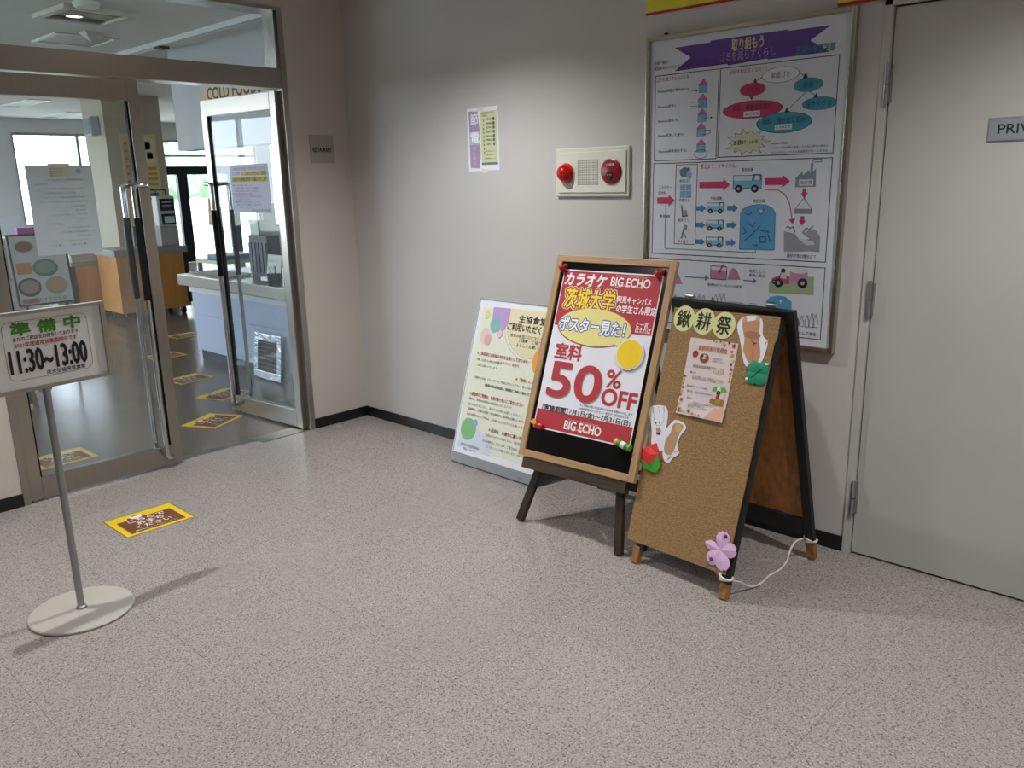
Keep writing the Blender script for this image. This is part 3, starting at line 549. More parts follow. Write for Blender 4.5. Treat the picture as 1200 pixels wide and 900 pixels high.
for i, (t, k, c__) in enumerate((('昼休み、昼食の時間帯は大変混雑いたしますので、', .33, DG), ('食べ終わりましたら、速やかにお席をお譲りください。', .39, DG), ('混雑時は、授業の合間・空き時間のご利用をお願いします。', .42, BK), ('お席の確保のみのご利用は、ご遠慮いただけますようお願いします。', .44, RD))):
    q = ((0.0575, 0.3617), (0.06, 0.3326), (0.0604, 0.3069), (0.0588, 0.2772))[i]; run(t, q, k, .018, c__)
run('＊返却台　お静かに願います', (0.2442, 0.2225), .26, .026, RD, .02)
for i, (t, k, c__) in enumerate((('下膳後はすみやかにご退店ください。感染予防対策', .29, DG), ('のため換気をしております。ご協力お願いします。', .31, BK), ('どうぞよろしくお願いいたします。今後とも', .27, DG))):
    run(t, ((0.2239, 0.1919), (0.2151, 0.1592), (0.2553, 0.1337))[i], k, .018, c__)
run('茨城大学生活協同組合', (0.0557, 0.1091), .145, .018, '#59657a'); run('2021．10．11', (0.0827, 0.0882), .09, .016, '#59657a')
P.z = .004; P.text('(大生)', (0.5168, 0.023), (0.5442, 0.0247), .014, '#2b2b2b'); P.flush()

# ================================================================== EASEL BLACKBOARD
EO = (2.2545, -.5985, .31); EW, EH = .600, .907
EM = frame(EO, 2.7, 19.5)
ea = empty('easel_blackboard', mw=EM, label='wood framed blackboard on dark easel legs carrying a red and white karaoke poster', cat='sign board')
fwd_ = .030
for nm, a_ in (('frame_side', (-EW/2, -EW/2+fwd_, 0, EH)), ('frame_side', (EW/2-fwd_, EW/2, 0, EH)), ('frame_rail', (-EW/2+fwd_, EW/2-fwd_, 0, fwd_)), ('frame_rail', (-EW/2+fwd_, EW/2-fwd_, EH-fwd_, EH))):
    MB().box(a_[0], a_[1], a_[2], a_[3], -.014, .010).build(nm, wood('pale_wood_v', '#b5946b', '#a2815a', .45, along=1) if nm == 'frame_side' else wood('pale_wood_h', '#b5946b', '#a2815a', .45, along=0), ea, bev=.002)
MB().box(-EW/2+fwd_, EW/2-fwd_, fwd_, EH-fwd_, -.012, .0).build('board', M['black'], ea)
Mi = EM.inverted()
def toE(q): return Mi @ Vector(q)
DW = wood('dark_leg_wood', '#3f3226', '#271d15', .5, along=1)
MB().box(-EW/2+.025, EW/2-.035, -.052, -.002, -.030, .004).build('ledge', wood('dark_ledge_wood', '#4a3a2b', '#31261b', .5, along=0), ea, bev=.003)
def leg(a_, b_, wx, wy, m=DW):
    A_, B_ = toE(a_), toE(b_); return MB().beam(A_, B_, wx, wy).build('leg', m, ea, bev=.002)
def Ew(u, v, n): return EM @ Vector((u, v, n))
leg(Ew(-.17, .10, -.032), (1.965, -.628, .0055), .034, .026); leg(Ew(.20, .10, -.032), (2.512, -.628, .0055), .034, .026)
leg(Ew(-.19, .62, -.034), (2.00, -.075, .004), .030, .022); leg(Ew(.21, .62, -.034), (2.46, -.085, .004), .030, .022)
A_, B_ = toE((2.03, -.145, .17)), toE((2.44, -.155, .17)); MB().beam(A_, B_, .02, .02, (0, 0, 1)).build('stretcher', DW, ea)
# karaoke poster, held by magnets
kp = tag(MB().box(-.2515, .2515, 0, .712, 0, .0008).build('karaoke_poster', M['paper']), 'red and white student discount poster pinned to the blackboard', 'poster')
KV = (0.0145, 0.1331)[1]
kp.matrix_world = frame(EO, 2.7, 19.5, -.003, KV, .0008)
P = Print(kp, .0008, -.003, KV); RED = '#b2313a'
kl, kr = -.003-.2465, -.003+.2465; ktop = KV+.712-.006
zr = mid((-0.2547, 0.5923), (0.2488, 0.5957))[1]
P.rect((kl, zr), (kr, ktop), RED); zb = mid((-0.2538, 0.213), (0.2511, 0.2226))[1]; P.rect((kl, KV+.006), (kr, zb), RED)
P.text('カラオケ', (-0.2378, 0.8007), (-0.0209, 0.8049), .052, '#ece6ee', bold=.05, shear=.12); P.text('BIG ECHO', (0.0021, 0.8024), (0.1935, 0.807), .036, '#f0ecf2', bold=.035); P.text('Karaoke Entertainment', (0.0225, 0.8299), (0.173, 0.8311), .011, '#d8a090')
P.line([(0.0276, 0.7818), (0.0697, 0.7898), (0.114, 0.7915), (0.1611, 0.7845)], .0042, '#e0b070', 2)
for col, b_, l_ in (('#efe6c8', .13, 2), ('#a23a2a', .085, 3), ('#f0dc3c', .02, 4)): P.text('茨城大学', (-0.2176, 0.705), (0.039, 0.733), .088, col, l_, bold=b_, bolds=10)
P.text('阿見キャンパス', (0.052, 0.7197), (0.2152, 0.7422), .028, '#efe6ea', bold=.03); P.text('の学生さん限定', (0.0556, 0.681), (0.2462, 0.7051), .034, '#efe6ea', bold=.03)
P.text('と一言', (0.166, 0.6346), (0.2219, 0.6363), .024, '#efe6ea', bold=.02); P.text('伝えれば', (0.1641, 0.6109), (0.2383, 0.614), .024, '#efe6ea', bold=.02)
bc = (-0.0392, 0.6014); bub = [(bc[0]+.187*math.cos(R(i*10)), bc[1]+.080*math.sin(R(i*10))) for i in range(36)]
tail = [(0.0484, 0.5556), (0.1281, 0.5208), (0.0946, 0.5684)]
for col, g_, l_ in (('#b0583a', .0035, 4), ('#e6dc8c', 0., 5)):
    P.poly([(bc[0]+(x-bc[0])*(1+g_/.13), bc[1]+(y-bc[1])*(1+g_/.06)) for x, y in bub], col, l_); P.poly([tail[0], (tail[1][0], tail[1][1]-g_), (tail[2][0]+g_*1.6, tail[2][1])], col, l_)
for col, b_, l_ in (('#2f63b8', .10, 6), ('#f1f3f8', .028, 7)): P.text('ポスター見た！', (-0.2179, 0.6041), (0.1184, 0.6043), .062, col, l_, bold=b_, bolds=8)
P.text('室料', (-0.2146, 0.4818), (-0.0741, 0.485), .068, RED, bold=.035, bolds=6)
for col, b_, l_, o_ in (('#8f8794', .04, 2, .004), (RED, .035, 3, 0.)):
    q0, q1 = (-0.2174, 0.3484), (0.0521, 0.3698); P.text('50', (q0[0]+o_, q0[1]-o_), (q1[0]+o_, q1[1]-o_), .150, col, l_, bold=b_, bolds=8)
P.text('%', (0.075, 0.3944), (0.1468, 0.4006), .072, RED, bold=.03, bolds=6); P.text('OFF', (0.0699, 0.3143), (0.2364, 0.325), .068, RED, bold=.045, bolds=6)
P.text('※ご利用の際に学生証のご提示をお願いいたします', (-0.0303, 0.2633), (0.2315, 0.2707), .011, '#33343c'); P.text('※実施期間中ビッグエコー各店でご利用頂けます', (-0.0321, 0.2512), (0.2173, 0.2523), .011, '#33343c')
P.text('［実施期間］', (-0.2254, 0.2279), (-0.0885, 0.2301), .026, '#1d1d22', bold=.03); P.text('7月1日(金)～7月31日(日)', (-0.0789, 0.2257), (0.2294, 0.2328), .027, '#24242a', bold=.02)
P.text('BIG ECHO', (-0.0895, 0.1692), (0.0983, 0.1743), .037, '#f0ecf2', 3, bold=.035); P.text('Karaoke Entertainment', (-0.071, 0.1933), (0.081, 0.1992), .010, '#e0b0a0', 3); P.line([(-0.0494, 0.1545), (0.0057, 0.1634), (0.0593, 0.1595), (0.0869, 0.1549)], .0042, '#e0b070', 3)
P.flush()
def on_E(q, n=.0016): return frame(EO, 2.7, 19.5, q[0], q[1], n)
bd = empty('round_badge', mw=on_E((0.1655, 0.5087), .0055), label='round yellow badge with white rim stuck on the karaoke poster', cat='badge')
MB().lathe([(.067, 0), (.067, .003), (.066, .004), (.0, .004)], n=36).build('rim', M['paper'], bd); MB().lathe([(.060, .004), (.060, .0052), (.0, .0052)], n=36).build('face', ink('#f0cf12'), bd)
RP = mat('red_magnet', '#b01a1c', .35, var=.3, scale=60)
for q, lab in (((-0.2585, 0.8476), 'red berry magnet at the upper left corner of the karaoke poster'), ((0.2277, 0.8483), 'red berry magnet at the upper right corner of the karaoke poster')):
    m_ = empty('berry_magnet', mw=on_E(q), label=lab, cat='magnet', group='poster magnets')
    for k, (x, y, r_) in enumerate(((0, 0, .016), (.012, .008, .012), (-.011, .006, .012), (.002, -.012, .011))): MB().lathe([(.3*r_, 0), (r_, .35*r_), (r_*1.02, .8*r_), (.8*r_, 1.4*r_), (.4*r_, 1.75*r_), (0, 1.85*r_)], (x, y), 14).build('berry', RP, m_)
    MB().tube([(0, .01, .02), (.004, .022, .022), (.010, .026, .018)], .0022, 6).build('stem', ink('#3a2418'), m_)
m_ = empty('candy_magnet', mw=on_E((-0.212, 0.1427)), label='red candy shaped magnet with orange tail at the lower left of the karaoke poster', cat='magnet', group='poster magnets')
MB().tube([(-.022, .002, .014), (-.018, .001, .014), (-.006, 0, .014), (.010, -.001, .014), (.020, -.002, .014), (.024, -.002, .014)], [.003, .011, .015, .015, .011, .003], 14).build('body', RP, m_)
MB().tube([(-.022, .002, .013), (-.040, .010, .012), (-.052, .014, .012)], [.004, .009, .004], 8).build('tail', ink('#d58a22'), m_); MB().tube([(-.020, .004, .014), (-.032, .020, .012), (-.044, .022, .011)], [.003, .006, .003], 8).build('tail', ink('#c7a52a'), m_)
m_ = empty('tube_magnet', mw=on_E((0.2232, 0.1408)), label='green and yellow roll shaped magnet at the lower right of the karaoke poster', cat='magnet', group='poster magnets')
MB().tube([(-.040, .008, .014), (-.026, .005, .014)], .014, 16).build('cap', ink('#c9b02c'), m_); MB().tube([(-.026, .005, .014), (.026, -.006, .014)], .0145, 16).build('body', ink('#3f8a3c'), m_); MB().tube([(.026, -.006, .014), (.036, -.008, .014)], .014, 16).build('cap', ink('#4fa83a'), m_)
MB().tube([(-.008, .001, .0146), (.012, -.003, .0146)], .01455, 16).build('band', ink('#dfe6e2'), m_)

# ================================================================== CORK A-BOARD
AO = (2.802, -.669, 0); AM = frame(AO, -4.7, 16.2); Ai = AM.inverted()
ab = empty('cork_a_board', mw=AM, label='folding A-board with cork front, black frame and bare wood feet', cat='sign board')
AZ = -.012
BW = mat('black_paint_wood', '#141413', .5, var=.35, scale=9, stretch=(6, 1, 6), bump=.12, bscale=40)

cork = MB()
crn = [(-0.2549, 0.0893), (0.2056, 0.0952), (0.2097, 0.2932), (0.2121, 0.42), (0.2102, 0.9233), (0.2096, 0.9417), (0.2172, 0.9705), (0.2125, 1.044), (-0.2473, 1.034)]
cork.prism(crn, -.004, .002); cork.build('cork_panel', M['cork'], ab)
FWD = .034
MB().box(-.205, -.205+FWD, .062, 1.03, -.03, -.004).build('frame_side', BW, ab, bev=.002); MB().box(.2225-FWD*1.0, .2225, .062, 1.036, -.03, -.004).build('frame_side', BW, ab, bev=.002)
MB().box(-.205+FWD, .2225-FWD, 1.0, 1.03, -.03, -.004).build('frame_rail', BW, ab); MB().box(-.205+FWD, .2225-FWD, .15, .19, -.03, -.004).build('frame_rail', BW, ab)
TW = wood('bare_wood_foot', '#a8753f', '#86582c', .6, along=1)
MB().box(-.220, -.220+FWD*.94, 0.006, .075, -.030, -.003).build('foot', TW, ab, bev=.003); MB().box(.2235-FWD, .2235, 0.006, .064, -.031, -.003).build('foot', TW, ab, bev=.003)
# back leaf: hinged at the top, standing behind
def Aw(u, v, n): return AM @ Vector((u, v, n))
TL_, TR_ = Vector((2.565, -.352, 1.030)), Vector((3.058, -.362, 1.022)); FL_, FR_ = Vector((2.60, -.125, 0)), Vector((3.112, -.150, 0))
e_ = (TR_-TL_).normalized(); 
def bl(t, s): return TL_.lerp(TR_, s).lerp(FL_.lerp(FR_, s), t)
def abeam(name, a_, b_, wx, wy, m, side): return MB().beam(Ai @ a_, Ai @ b_, wx, wy, (Ai.to_3x3() @ side)).build(name, m, ab, bev=.002)
abeam('rear_frame_side', bl(0, 1), bl(.925, 1), .036, .026, BW, e_); abeam('rear_foot', bl(.92, 1), bl(.993, 1), .034, .026, TW, e_)
abeam('rear_frame_side', bl(0, 0.03), bl(.925, 0), .036, .026, BW, e_); abeam('rear_foot', bl(.92, 0), bl(.993, 0), .034, .026, TW, e_)
abeam('rear_frame_rail', bl(.018, .035), bl(.018, .965), .036, .028, BW, Vector((0, -.25, 1))); abeam('rear_frame_rail', bl(.86, .04), bl(.86, .96), .075, .022, BW, Vector((0, -.25, 1)))
pan = MB(); qs = [Ai @ bl(.03, .05), Ai @ bl(.03, .95), Ai @ bl(.83, .955), Ai @ bl(.83, .045)]; nrm = (qs[1]-qs[0]).cross(qs[3]-qs[0]).normalized()*.005
pan.add(list(qs)+[q+nrm for q in qs], [(0, 1, 2, 3), (7, 6, 5, 4), (0, 4, 5, 1), (1, 5, 6, 2), (2, 6, 7, 3), (3, 7, 4, 0)]); pan.build('rear_panel', M['backwood'], ab)
for s_ in (.15, .85): MB().cyl(Ai @ bl(.0, s_)+Vector((-.02, .012, 0)), Ai @ bl(.0, s_)+Vector((.02, .012, 0)), .007, 10).build('hinge', M['alu'], ab)
def on_A(q, n=.0024): return frame(AO, -4.7, 16.2, q[0], q[1], n)
# yellow paper discs with characters
for i, (q, ch, nm) in enumerate((((-0.1912, 0.9942), '鍬', 'first'), ((-0.0981, 0.9929), '耕', 'middle'), ((-0.0068, 0.9876), '祭', 'last'))):
    dsc = empty('paper_disc', mw=on_A(q, .0022+.0006*i), label='pale yellow paper disc lettered %s, the %s of three on the cork' % (ch, nm), cat='paper disc', group='title discs on the cork board')
    rx, ry = (.0485, .051); MB().lathe([(1, 0), (1, .0006)], n=32, sx=rx, sy=ry).build('paper', ink('#d9d99a'), dsc)
    P = Print(dsc, .0006); P.text(ch, (-.031, 0), (.031, 0), .068, '#26281c', bold=.02); P.flush()
# festival flyer
fq = [(-0.1509, 0.9279), (0.0734, 0.9327), (0.079, 0.6256), (-0.1412, 0.6256)]
c0 = (sum(q[0] for q in fq)/4, sum(q[1] for q in fq)/4); fu = ((fq[1][0]-fq[0][0])+(fq[2][0]-fq[3][0]))/2; fv = ((fq[0][1]-fq[3][1])+(fq[1][1]-fq[2][1]))/2; ang = math.atan2(fq[1][1]-fq[0][1]+fq[2][1]-fq[3][1], 2*fu)
fw_, fh_ = .212, .298
fm = on_A(c0, .0024) @ Matrix.Rotation(ang, 4, 'Z')
fly = MB(); n_ = 8      # sheet with a slight curl at the lower edge
for i in range(n_+1):
    t = i/n_; zc = .0005+.006*max(0, .35-t)**2/.1225
    for x, zz in ((-fw_/2, zc), (fw_/2, zc*1.6)): fly.v.append((x, -fh_/2+fh_*t, zz))
fly.f = [(2*i, 2*i+1, 2*i+3, 2*i+2) for i in range(n_)]; fly.flat = True
def fz(y): t = (y+fh_/2)/fh_; return .0005+.0096*max(0, .35-t)**2/.1225
ff = tag(fly.build('festival_flyer', mat('cream_paper', '#dccbc2', .6, col2='#cfc6cc', scale=6)), 'pink and cream harvest festival flyer with maple leaf border pinned on cork', 'flyer'); ff.matrix_world = fm
P = Print(ff, .0013)
def FU(a_): return (((a_[0]-c0[0])*math.cos(ang)+(a_[1]-c0[1])*math.sin(ang)), (-(a_[0]-c0[0])*math.sin(ang)+(a_[1]-c0[1])*math.cos(ang)))
P.text('鍬耕祭実行委員会', FU((-0.0968, 0.8926)), FU((0.0304, 0.8926)), .020, '#bf6f58', bold=.02)
P.ell(FU((-0.106, 0.8647)), .013, .014, '#a8232c', 2); P.ell(FU((-0.0633, 0.8544)), .021, .018, '#7a5230', 2); P.ell(FU((-0.0645, 0.8595)), .012, .009, '#d8cfa6', 3); P.ell(FU((-0.073, 0.8627)), .006, .007, '#2a2a2e', 4); P.ell(FU((-0.0558, 0.8599)), .005, .005, '#c06a2a', 4)
for t, a_, b_, h_ in (('収穫祭を開催します', (-0.0245, 0.8531), (0.0153, 0.8658), .008), ('ご来場ください', (-0.0262, 0.8432), (0.0224, 0.8569), .008), ('鍬耕祭実行委員 募集中です　１０月', (-0.1059, 0.8202), (0.0309, 0.8206), .014), ('１１月３日', (-0.0114, 0.8083), (0.0334, 0.8098), .010), ('■内容', (-0.1118, 0.7938), (-0.0855, 0.7944), .008), ('当日の運営、企画、模擬店などのお手伝い', (-0.0987, 0.779), (0.0447, 0.7827), .008), ('興味のある方はぜひご連絡ください', (-0.0984, 0.7715), (0.0428, 0.776), .008), ('■活動場所：キャンパス構内', (-0.115, 0.7406), (-0.0237, 0.742), .008), ('■日時：毎週水曜日の昼休み', (-0.1103, 0.7212), (0.0011, 0.7232), .008), ('■連絡先', (-0.1041, 0.6955), (-0.083, 0.6962), .008), ('ご質問などお気軽にどうぞ', (-0.079, 0.6791), (0.0332, 0.6834), .008), ('実行委員会まで', (-0.0928, 0.6708), (-0.0178, 0.6738), .008), ('お待ちしています', (-0.0908, 0.6622), (-0.0055, 0.6652), .008)):
    P.text(t, FU(a_), FU(b_), h_, '#6d605c')
def leaf(q, r_, col, rot):
    x, y = FU(q); pts = []
    for i in range(10): a_ = rot+2*math.pi*i/10; k = r_ if i % 2 == 0 else r_*.42; pts.append((x+k*math.cos(a_), y+k*math.sin(a_)))
    P.poly(pts, col, 2)
for i, (q, r_) in enumerate((((-0.0363, 0.9248), .007), ((-0.0232, 0.923), .006), ((-0.0061, 0.9253), .008), ((0.0121, 0.916), .013), ((0.0312, 0.925), .009), ((0.0541, 0.9173), .015), ((0.0552, 0.8789), .013), ((0.0504, 0.8954), .009), ((0.0634, 0.8608), .008), ((0.0566, 0.8478), .010), ((0.0618, 0.8297), .011), ((0.0622, 0.8135), .010), ((0.0654, 0.7849), .009), ((0.0627, 0.7964), .006), ((-0.1336, 0.7756), .009), ((-0.1336, 0.7621), .006), ((-0.1351, 0.7462), .009), ((-0.134, 0.7306), .011), ((-0.134, 0.7149), .008), ((-0.135, 0.7012), .008), ((-0.1281, 0.6835), .013), ((-0.1329, 0.6655), .009), ((-0.1241, 0.6447), .015), ((-0.1017, 0.6409), .008), ((-0.0816, 0.6461), .013), ((-0.0614, 0.6389), .009), ((-0.0454, 0.6376), .007), ((-0.0322, 0.6367), .008))): leaf(q, r_*.82, ('#9c3a24', '#c98a2e', '#b5532c', '#b8a23c', '#8a2f28')[i % 5], i*1.3)
P.poly([FU(q) for q in ((-0.0083, 0.634), (0.0188, 0.6698), (0.0618, 0.6888), (0.0717, 0.6778), (0.0677, 0.6426), (0.0677, 0.6319))], '#d8a48c', 1)
P.poly([FU(q) for q in ((-0.0016, 0.7389), (0.0044, 0.7565), (0.0517, 0.7594), (0.0634, 0.7451))], '#5fae3c', 2); P.poly([FU(q) for q in ((0.0198, 0.7404), (0.0192, 0.7577), (0.0331, 0.7583), (0.038, 0.7415))], '#dfe4c4', 3)
P.poly([FU(q) for q in ((-0.0017, 0.6878), (-0.0018, 0.7096), (0.0583, 0.714), (0.0603, 0.6886))], '#a9622a', 2); P.poly([FU(q) for q in ((0.0225, 0.6966), (0.0215, 0.7116), (0.0439, 0.7123), (0.0451, 0.6986))], '#7a9a34', 3); P.ell(FU((0.0287, 0.7346)), .009, .010, '#2c2624', 3); P.poly([FU(q) for q in ((0.0225, 0.714), (0.0226, 0.7283), (0.045, 0.7289), (0.0504, 0.716))], '#d8d4d2', 3); P.ell(FU((0.0282, 0.7215)), .007, .010, '#a3312b', 4)
P.line([FU((0.004, 0.7368)), FU((0.007, 0.709))], .002, '#c9a878', 2); P.line([FU((0.0574, 0.7431)), FU((0.0593, 0.7142))], .002, '#c9a878', 2)
for i in range(6): q = FU((0.0022, 0.6929)); P.ell((q[0]+.0085*i, q[1]-.003*i-.002), .0028, .0028, '#e3dfd2', 4, 10)
# keep the print on the curled sheet
for nm_, col_, mb_ in P.m: mb_.v = [(x, y, z+fz(y)-.0005) for x, y, z in mb_.v]
P.flush()
MB().cyl((-.085, .128, .0), (-.074, .118, .010), .0012, 6).lathe([(.003, .0), (.004, .002), (0, .004)], (-.09, .136), 8).build('pin', ink('#d9d9df'), ff); MB().lathe([(.006, 0), (.008, .003), (.004, .007), (0, .008)], (-.098, -.138), 10).build('pin', ink('#d8b92a'), ff)
# cut-out drawings ---------------------------------------------------------
def cutout(name, label, pts, nlift, m=None):
    c_ = (sum(q[0] for q in pts)/len(pts), sum(q[1] for q in pts)/len(pts))
    o = tag(MB().prism([(q[0]-c_[0], q[1]-c_[1]) for q in pts], 0, .001).build(name, m or M['paper']), label, 'paper cut-out'); o.matrix_world = on_A(c_, nlift)
    return o, c_
def smooth(pts, k=2):
    for _ in range(k): pts = [q for i in range(len(pts)) for q in (mid(pts[i], pts[(i+1) % len(pts)], .25), mid(pts[i], pts[(i+1) % len(pts)], .75))]
    return pts
bear, c_ = cutout('bear_cutout', 'white paper cut-out of a brown bear drawn in pencil above the clover', smooth([(0.0476, 0.9876), (0.0507, 1.01), (0.0676, 1.031), (0.1239, 1.041), (0.1515, 1.023), (0.1574, 0.9676), (0.1861, 0.9549), (0.1868, 0.9294), (0.1787, 0.8698), (0.1499, 0.8584), (0.1185, 0.8451), (0.0951, 0.8836), (0.0754, 0.9382)]), .0024)
P = Print(bear, .001, c_[0], c_[1]); BR = '#c08c66'
P.poly(smooth([(0.0661, 1.009), (0.0692, 1.014), (0.0827, 1.012), (0.1131, 1.019), (0.1298, 1.026), (0.1403, 1.02), (0.1431, 0.98), (0.1504, 0.948), (0.1638, 0.9169), (0.1701, 0.8756), (0.1258, 0.8595), (0.1044, 0.8944), (0.0929, 0.9023), (0.0927, 0.9453), (0.0821, 0.9678)]), BR, 1)
P.ell((0.1187, 0.9666), .034, .014, '#a5724f', 2); P.ell((0.0758, 1.019), .009, .010, '#c8a08a', 2); P.ell((0.1292, 1.029), .009, .010, '#c8a08a', 2); P.line([(0.1192, 0.9463), (0.1341, 0.9388), (0.1352, 0.9271)], .003, '#7a3f34', 3); P.line([(0.127, 0.9355), (0.1443, 0.9401)], .003, '#7a3f34', 3); P.line([(0.1782, 0.9399), (0.1822, 0.9498)], .003, '#6a4a3a', 3); P.line([(0.1322, 0.9125), (0.1422, 0.8643)], .0016, '#9a7050', 3); P.flush()
rab, c_ = cutout('rabbit_cutout', 'white paper cut-out of a pale rabbit drawn in pencil behind the folded tulip', smooth([(-0.2685, 0.5983), (-0.2737, 0.6194), (-0.2552, 0.6368), (-0.1993, 0.6462), (-0.179, 0.6266), (-0.1723, 0.581), (-0.1752, 0.5479), (-0.1651, 0.5067), (-0.1684, 0.4662), (-0.1945, 0.4638), (-0.2287, 0.478), (-0.2351, 0.5279), (-0.2498, 0.5689)]), .0022)
P = Print(rab, .001, c_[0], c_[1]); GP = '#98a2b2'
P.line([(-0.2541, 0.6286), (-0.2476, 0.606)], .003, '#9a9a62', 1); P.line([(-0.2027, 0.6383), (-0.1961, 0.6189)], .003, '#9a9a62', 1); P.line([(-0.2304, 0.6367), (-0.2163, 0.6103)], .002, GP, 1); P.line([(-0.2463, 0.6099), (-0.2355, 0.5754), (-0.2184, 0.5607), (-0.1994, 0.5653), (-0.1902, 0.5875), (-0.1976, 0.6212)], .0016, GP, 1)
for q in ((-0.2252, 0.5702), (-0.2077, 0.5756)): P.ell(q, .0035, .0045, '#5a6474', 2)
P.poly([(-0.2192, 0.5495), (-0.2052, 0.5579), (-0.1936, 0.5469), (-0.1929, 0.5296), (-0.2103, 0.5277)], '#b98a80', 2); P.poly([(-0.2139, 0.5332), (-0.1929, 0.5387), (-0.1925, 0.5283), (-0.2107, 0.5258)], '#4a3a44', 3); P.flush()
fox, c_ = cutout('hamster_cutout', 'small white paper cut-out of a tilted brown animal beside the rabbit cut-out', smooth([(-0.1773, 0.5474), (-0.1536, 0.5848), (-0.1383, 0.6022), (-0.1056, 0.5999), (-0.0821, 0.587), (-0.0817, 0.5712), (-0.1042, 0.5415), (-0.1045, 0.4898), (-0.09, 0.486), (-0.0899, 0.4736), (-0.1167, 0.4513), (-0.1246, 0.4304), (-0.1509, 0.4306), (-0.1676, 0.4628), (-0.1676, 0.4989)]), .0034)
P = Print(fox, .001, c_[0], c_[1]); P.poly(smooth([(-0.1453, 0.5865), (-0.108, 0.5923), (-0.091, 0.5834), (-0.1091, 0.544), (-0.1123, 0.4863), (-0.127, 0.4578), (-0.1609, 0.4625), (-0.1656, 0.5174), (-0.1456, 0.5434)]), '#b5906c', 1); P.ell((-0.1141, 0.5733), .016, .018, '#cda86a', 2); P.line([(-0.1249, 0.4583), (-0.136, 0.4413)], .006, '#a89488', 2); P.line([(-0.1139, 0.4752), (-0.0989, 0.484)], .003, '#a8a0a0', 2); P.flush()
# folded tulip
tu = empty('paper_tulip', mw=on_A((-0.2145, 0.4263), .0045), label='folded paper tulip, red flower with green leaves, stuck beside the rabbit cut-out', cat='paper flower'); c_ = (-0.2145, 0.4263)
def rel(q): return (q[0]-c_[0], q[1]-c_[1])
def folded(name, pts, zs, m, parent): b_ = MB(); b_.add([(*rel(q), z) for q, z in zip(pts, zs)]+[(*rel(q), 0) for q in pts], [tuple(range(len(pts)))]+[(i, (i+1) % len(pts), (i+1) % len(pts)+len(pts), i+len(pts)) for i in range(len(pts))]); return b_.build(name, m, parent)
folded('petal', [(-0.2844, 0.4581), (-0.2516, 0.46), (-0.2145, 0.4446), (-0.2071, 0.4054), (-0.2607, 0.4154)], [.008, .012, .020, .016, .008], ink('#cf2a26'), tu); folded('petal', [(-0.2516, 0.46), (-0.2267, 0.4755), (-0.2018, 0.4932), (-0.1777, 0.4532), (-0.2071, 0.4054), (-0.2145, 0.4446)], [.010, .012, .008, .008, .016, .020], ink('#d83029'), tu); folded('petal', [(-0.1996, 0.4845), (-0.1559, 0.4366), (-0.1709, 0.4258), (-0.1819, 0.4522)], [.003, .002, .004, .006], ink('#b3221f'), tu)
folded('leaf', [(-0.2621, 0.4173), (-0.206, 0.401), (-0.2, 0.3805), (-0.2265, 0.3831), (-0.2507, 0.3975)], [.012, .018, .010, .008, .008], ink('#4fae3a'), tu); folded('leaf', [(-0.206, 0.401), (-0.1785, 0.4494), (-0.1592, 0.4141), (-0.1717, 0.3802), (-0.2, 0.3805)], [.018, .012, .008, .006, .010], ink('#46a235'), tu)
# green paper clover
cq = (0.1713, 0.8335); cl = empty('paper_clover', mw=on_A(cq, .004), label='dark green felt clover at the right edge of the cork', cat='paper flower')
for k in range(4):
    a_ = R(45+90*k); x, y = .0235*math.cos(a_), .0235*math.sin(a_); MB().lathe([(.0255, 0), (.0265, .003), (.02, .0055), (0, .006)], (x, y), 18).build('leaflet', ink('#0f8a66'), cl)
MB().beam((-.02, -.02, .007), (.016, .018, .007), .002, .001, (0, 0, 1)).build('vein', ink('#0a3a2c'), cl)
for x, y in ((-.036, -.028), (.030, .036)): MB().lathe([(.006, 0), (.006, .006), (.003, .009), (0, .0095)], (x, y), 10).build('pin', ink('#cfe0d8'), cl)
# pink cherry blossom
pq = (0.1688, 0.1767); bo = empty('paper_blossom', mw=on_A(pq, .003), label='pink folded paper cherry blossom at the lower right of the cork', cat='paper flower')
tips = ((0.1703, 0.2461), (0.2326, 0.1941), (0.2001, 0.1092), (0.1291, 0.1176), (0.1002, 0.1862)); wds = (.050, .048, .052, .048, .038)
for k, (q, w_) in enumerate(zip(tips, wds)):
    dx, dy = q[0]-pq[0], q[1]-pq[1]; l = math.hypot(dx, dy); dx /= l; dy /= l; nx, ny = -dy, dx
    prof = [(0, .0), (.35, .8), (.62, 1.), (.85, .8), (1., .28)] if k != 4 else [(0, 0), (.4, .75), (.75, .75), (1., .1)]
    L_ = [(dx*l*t+nx*w_/2*s_*1.15, dy*l*t+ny*w_/2*s_*1.15) for t, s_ in prof]; R_ = [(dx*l*t-nx*w_/2*s_*1.15, dy*l*t-ny*w_/2*s_*1.15) for t, s_ in prof[1:]][::-1]
    pet = MB(); tip = (dx*l*.93, dy*l*.93); mdl = [(*q2, .003) for q2 in L_]+[(*tip, .006)]+[(*q2, .003) for q2 in R_]; n2_ = len(mdl)
    pet.add(mdl+[(dx*l*.5, dy*l*.5, .008)]+[(x, y, 0) for x, y, z in mdl], [(i, (i+1) % n2_, n2_) for i in range(n2_)]+[(i, (i+1) % n2_, (i+1) % n2_+n2_+1, i+n2_+1) for i in range(n2_)]); pet.build('petal', ink('#d8b0da' if k % 2 else '#dcb6de'), bo)
for q in ((0.1804, 0.232), (0.1421, 0.1356)): x, y = q[0]-pq[0], q[1]-pq[1]; MB().lathe([(.007, .004), (.007, .010), (.004, .013), (0, .0135)], (x, y), 10).build('pin', ink('#5d3f6e'), bo)
